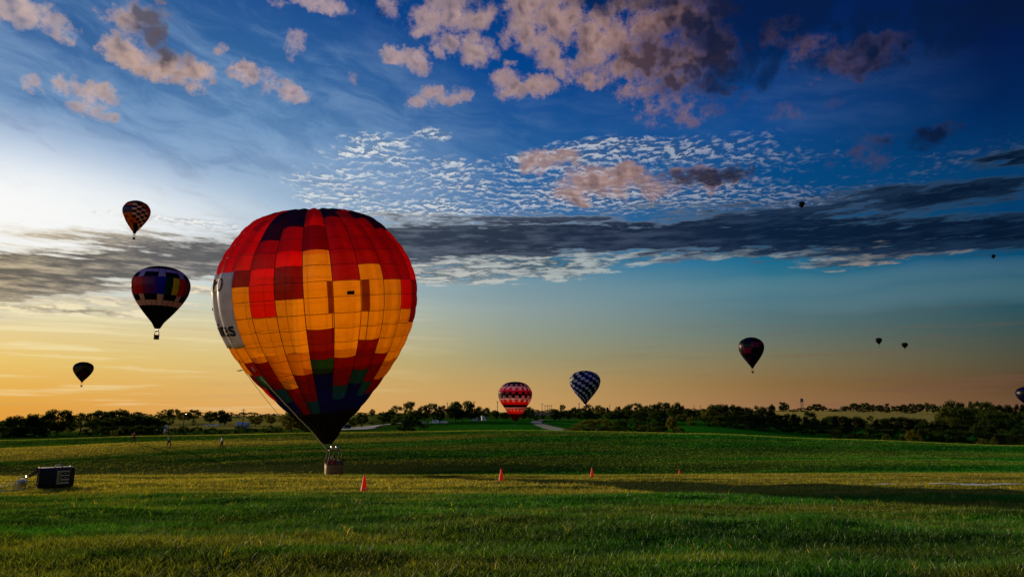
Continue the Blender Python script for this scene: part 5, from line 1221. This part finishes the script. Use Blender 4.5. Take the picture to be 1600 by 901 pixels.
car(322, 430, 0, 'silver car parked below the hazy trees', M_silver); car(336, 430, 0, 'white car parked below the hazy trees', M_white); car(372, 366, 0, 'dark car parked at the left of the pale blue shed', M_black)
for i, x in enumerate((530, 536, 542)): car(x, 330, 1.2 + .2 * i, ('first', 'second', 'third')[i] + ' dark vehicle in the gravel lot beside the black balloon foot', M_bluec if i == 1 else M_black, True)
# small aircraft crossing beyond the big balloon
PA = at(376, 578.5, 820); t = thing('small_airplane', PA, 'small dark airplane flying low just left of the big balloon', 'airplane', rz=math.radians(-12)); t.rotation_euler = (math.radians(8), math.radians(-7), math.radians(6))
b = bmesh.new(); rgs = add_lathe(b, [(.05, -4.2), (.45, -3.6), (.62, -2), (.62, .2), (.35, 2.5), (.14, 4.6), (.03, 4.8)], 12); bmesh.ops.transform(b, matrix=Matrix.Rotation(math.pi / 2, 4, 'Y'), verts=b.verts); obj('fuselage', b, M_darkmetal, t)
for sy in (-1, 1):
    b = bmesh.new(); add_box(b, (-1.4, sy * 3.0, .35), (1.5, 5.6, .16), rot=Matrix.Rotation(sy * .06, 3, 'X')); obj('wing', b, M_darkmetal, t)
    b = bmesh.new(); add_box(b, (4.1, sy * 1.0, .1), (.9, 1.9, .1)); obj('tailplane', b, M_darkmetal, t)
b = bmesh.new(); add_box(b, (4.2, 0, .8), (1.0, .12, 1.5), rot=Matrix.Rotation(.25, 3, 'Y')); obj('tail_fin', b, M_darkmetal, t)
b = bmesh.new(); add_box(b, (-4.25, 0, 0), (.05, .14, 1.7)); obj('propeller', b, M_darkmetal, t)

# ---------------------------------------------------------------- tracks and pale ground
def ribbon(name, pts, m, lift=.05, steps=24, cross=6):
    """strip laid on the ground; pts: X, Y, half width"""
    P = np.array(pts, float); t = np.linspace(0, len(P) - 1, steps * (len(P) - 1) + 1); i = np.clip(t.astype(int), 0, len(P) - 2); f = (t - i)[:, None]; f = f * f * (3 - 2 * f); Q_ = P[i] * (1 - f) + P[i + 1] * f
    T_ = np.gradient(Q_[:, :2], axis=0); T_ /= np.linalg.norm(T_, axis=1)[:, None] + 1e-9; Nn = np.stack([-T_[:, 1], T_[:, 0]], -1)
    V = []
    for k in range(cross + 1):
        o_ = (k / cross * 2 - 1) * Q_[:, 2:3] * (1 + .12 * _rng.randn(len(Q_), 1) * (k in (0, cross))); XY = Q_[:, :2] + Nn * o_; V.append(np.concatenate([XY, (height(XY[:, 0], XY[:, 1]) + lift)[:, None]], 1))
    V = np.array(V); n = len(Q_); id_ = np.arange((cross + 1) * n).reshape(cross + 1, n)
    q2 = np.stack([id_[:-1, :-1], id_[:-1, 1:], id_[1:, 1:], id_[1:, :-1]], -1).reshape(-1, 4)
    o = obj(name, np_mesh(name, V.reshape(-1, 3), q2.ravel(), np.full(len(q2), 4), smooth_all=True), m); tag(o, kind='structure'); return o
M_gravel = mat('pale_gravel', (0.20, 0.215, 0.235), 0.9, var=.25, scale=.6); M_track = mat('dusty_track', (0.15, 0.15, 0.125), 0.9, var=.3, scale=.3)
def gp(px, py, w, dmin=195): p = ground_at(px, py, dmin); return (p.x, p.y, w)
ribbon('gravel_road', [(stand(500, 290).x, 290, 4), (stand(545, 310).x, 310, 9), (stand(562, 345).x, 345, 8), (stand(585, 385).x, 385, 2.4), (stand(640, 440).x, 440, 2.2)], M_gravel, .25)
ribbon('curved_track', [(stand(886, 232).x, 232, 3.2), (stand(872, 268).x, 268, 4.6), (stand(852, 330).x, 330, 3.6), (stand(838, 392).x, 392, 3.0), (stand(846, 470).x, 470, 2.6), (stand(900, 560).x, 560, 2.4)], M_track, .25)
# pale dusty strip of bare ground in the near grass at the right
M_bare = mat('pale_bare_ground', (0.70, 0.77, 0.80), 0.55, var=.35, scale=3, bump=.5)
bm = bmesh.new(); yb = ground_at(1480, 757.5, 15).y
for (x0, x1, y0, hw) in ((1362, 1400, 757.0, .22), (1408, 1442, 757.4, .26), (1452, 1500, 756.9, .34), (1490, 1560, 757.8, .62), (1548, 1594, 757.2, .36), (1596, 1640, 757.4, .40)):
    A0, A1 = ground_at(x0, y0, 15), ground_at(x1, y0, 15); n = 26; lo_, hi_ = [], []
    for i in range(n + 1):
        f = i / n; X = A0.x + (A1.x - A0.x) * f; Y = A0.y + (A1.y - A0.y) * f; e = math.sin(math.pi * min(1, max(0, f))) ** .45 * hw
        a_ = e * (1 + .7 * (_tr.random() - .5)); c_ = e * (1 + .9 * (_tr.random() - .5)); lo_.append((X, Y - a_)); hi_.append((X, Y + c_))
    rows_ = [[bm.verts.new((l[0], l[1] + (h_[1] - l[1]) * k / 3, gz(l[0], l[1] + (h_[1] - l[1]) * k / 3) + .055)) for l, h_ in zip(lo_, hi_)] for k in range(4)]
    for ra, rb in zip(rows_, rows_[1:]):
        for i in range(n): bm.faces.new((ra[i], ra[i + 1], rb[i + 1], rb[i]))
tag(obj('bare_ground', bm, M_bare), kind='structure')
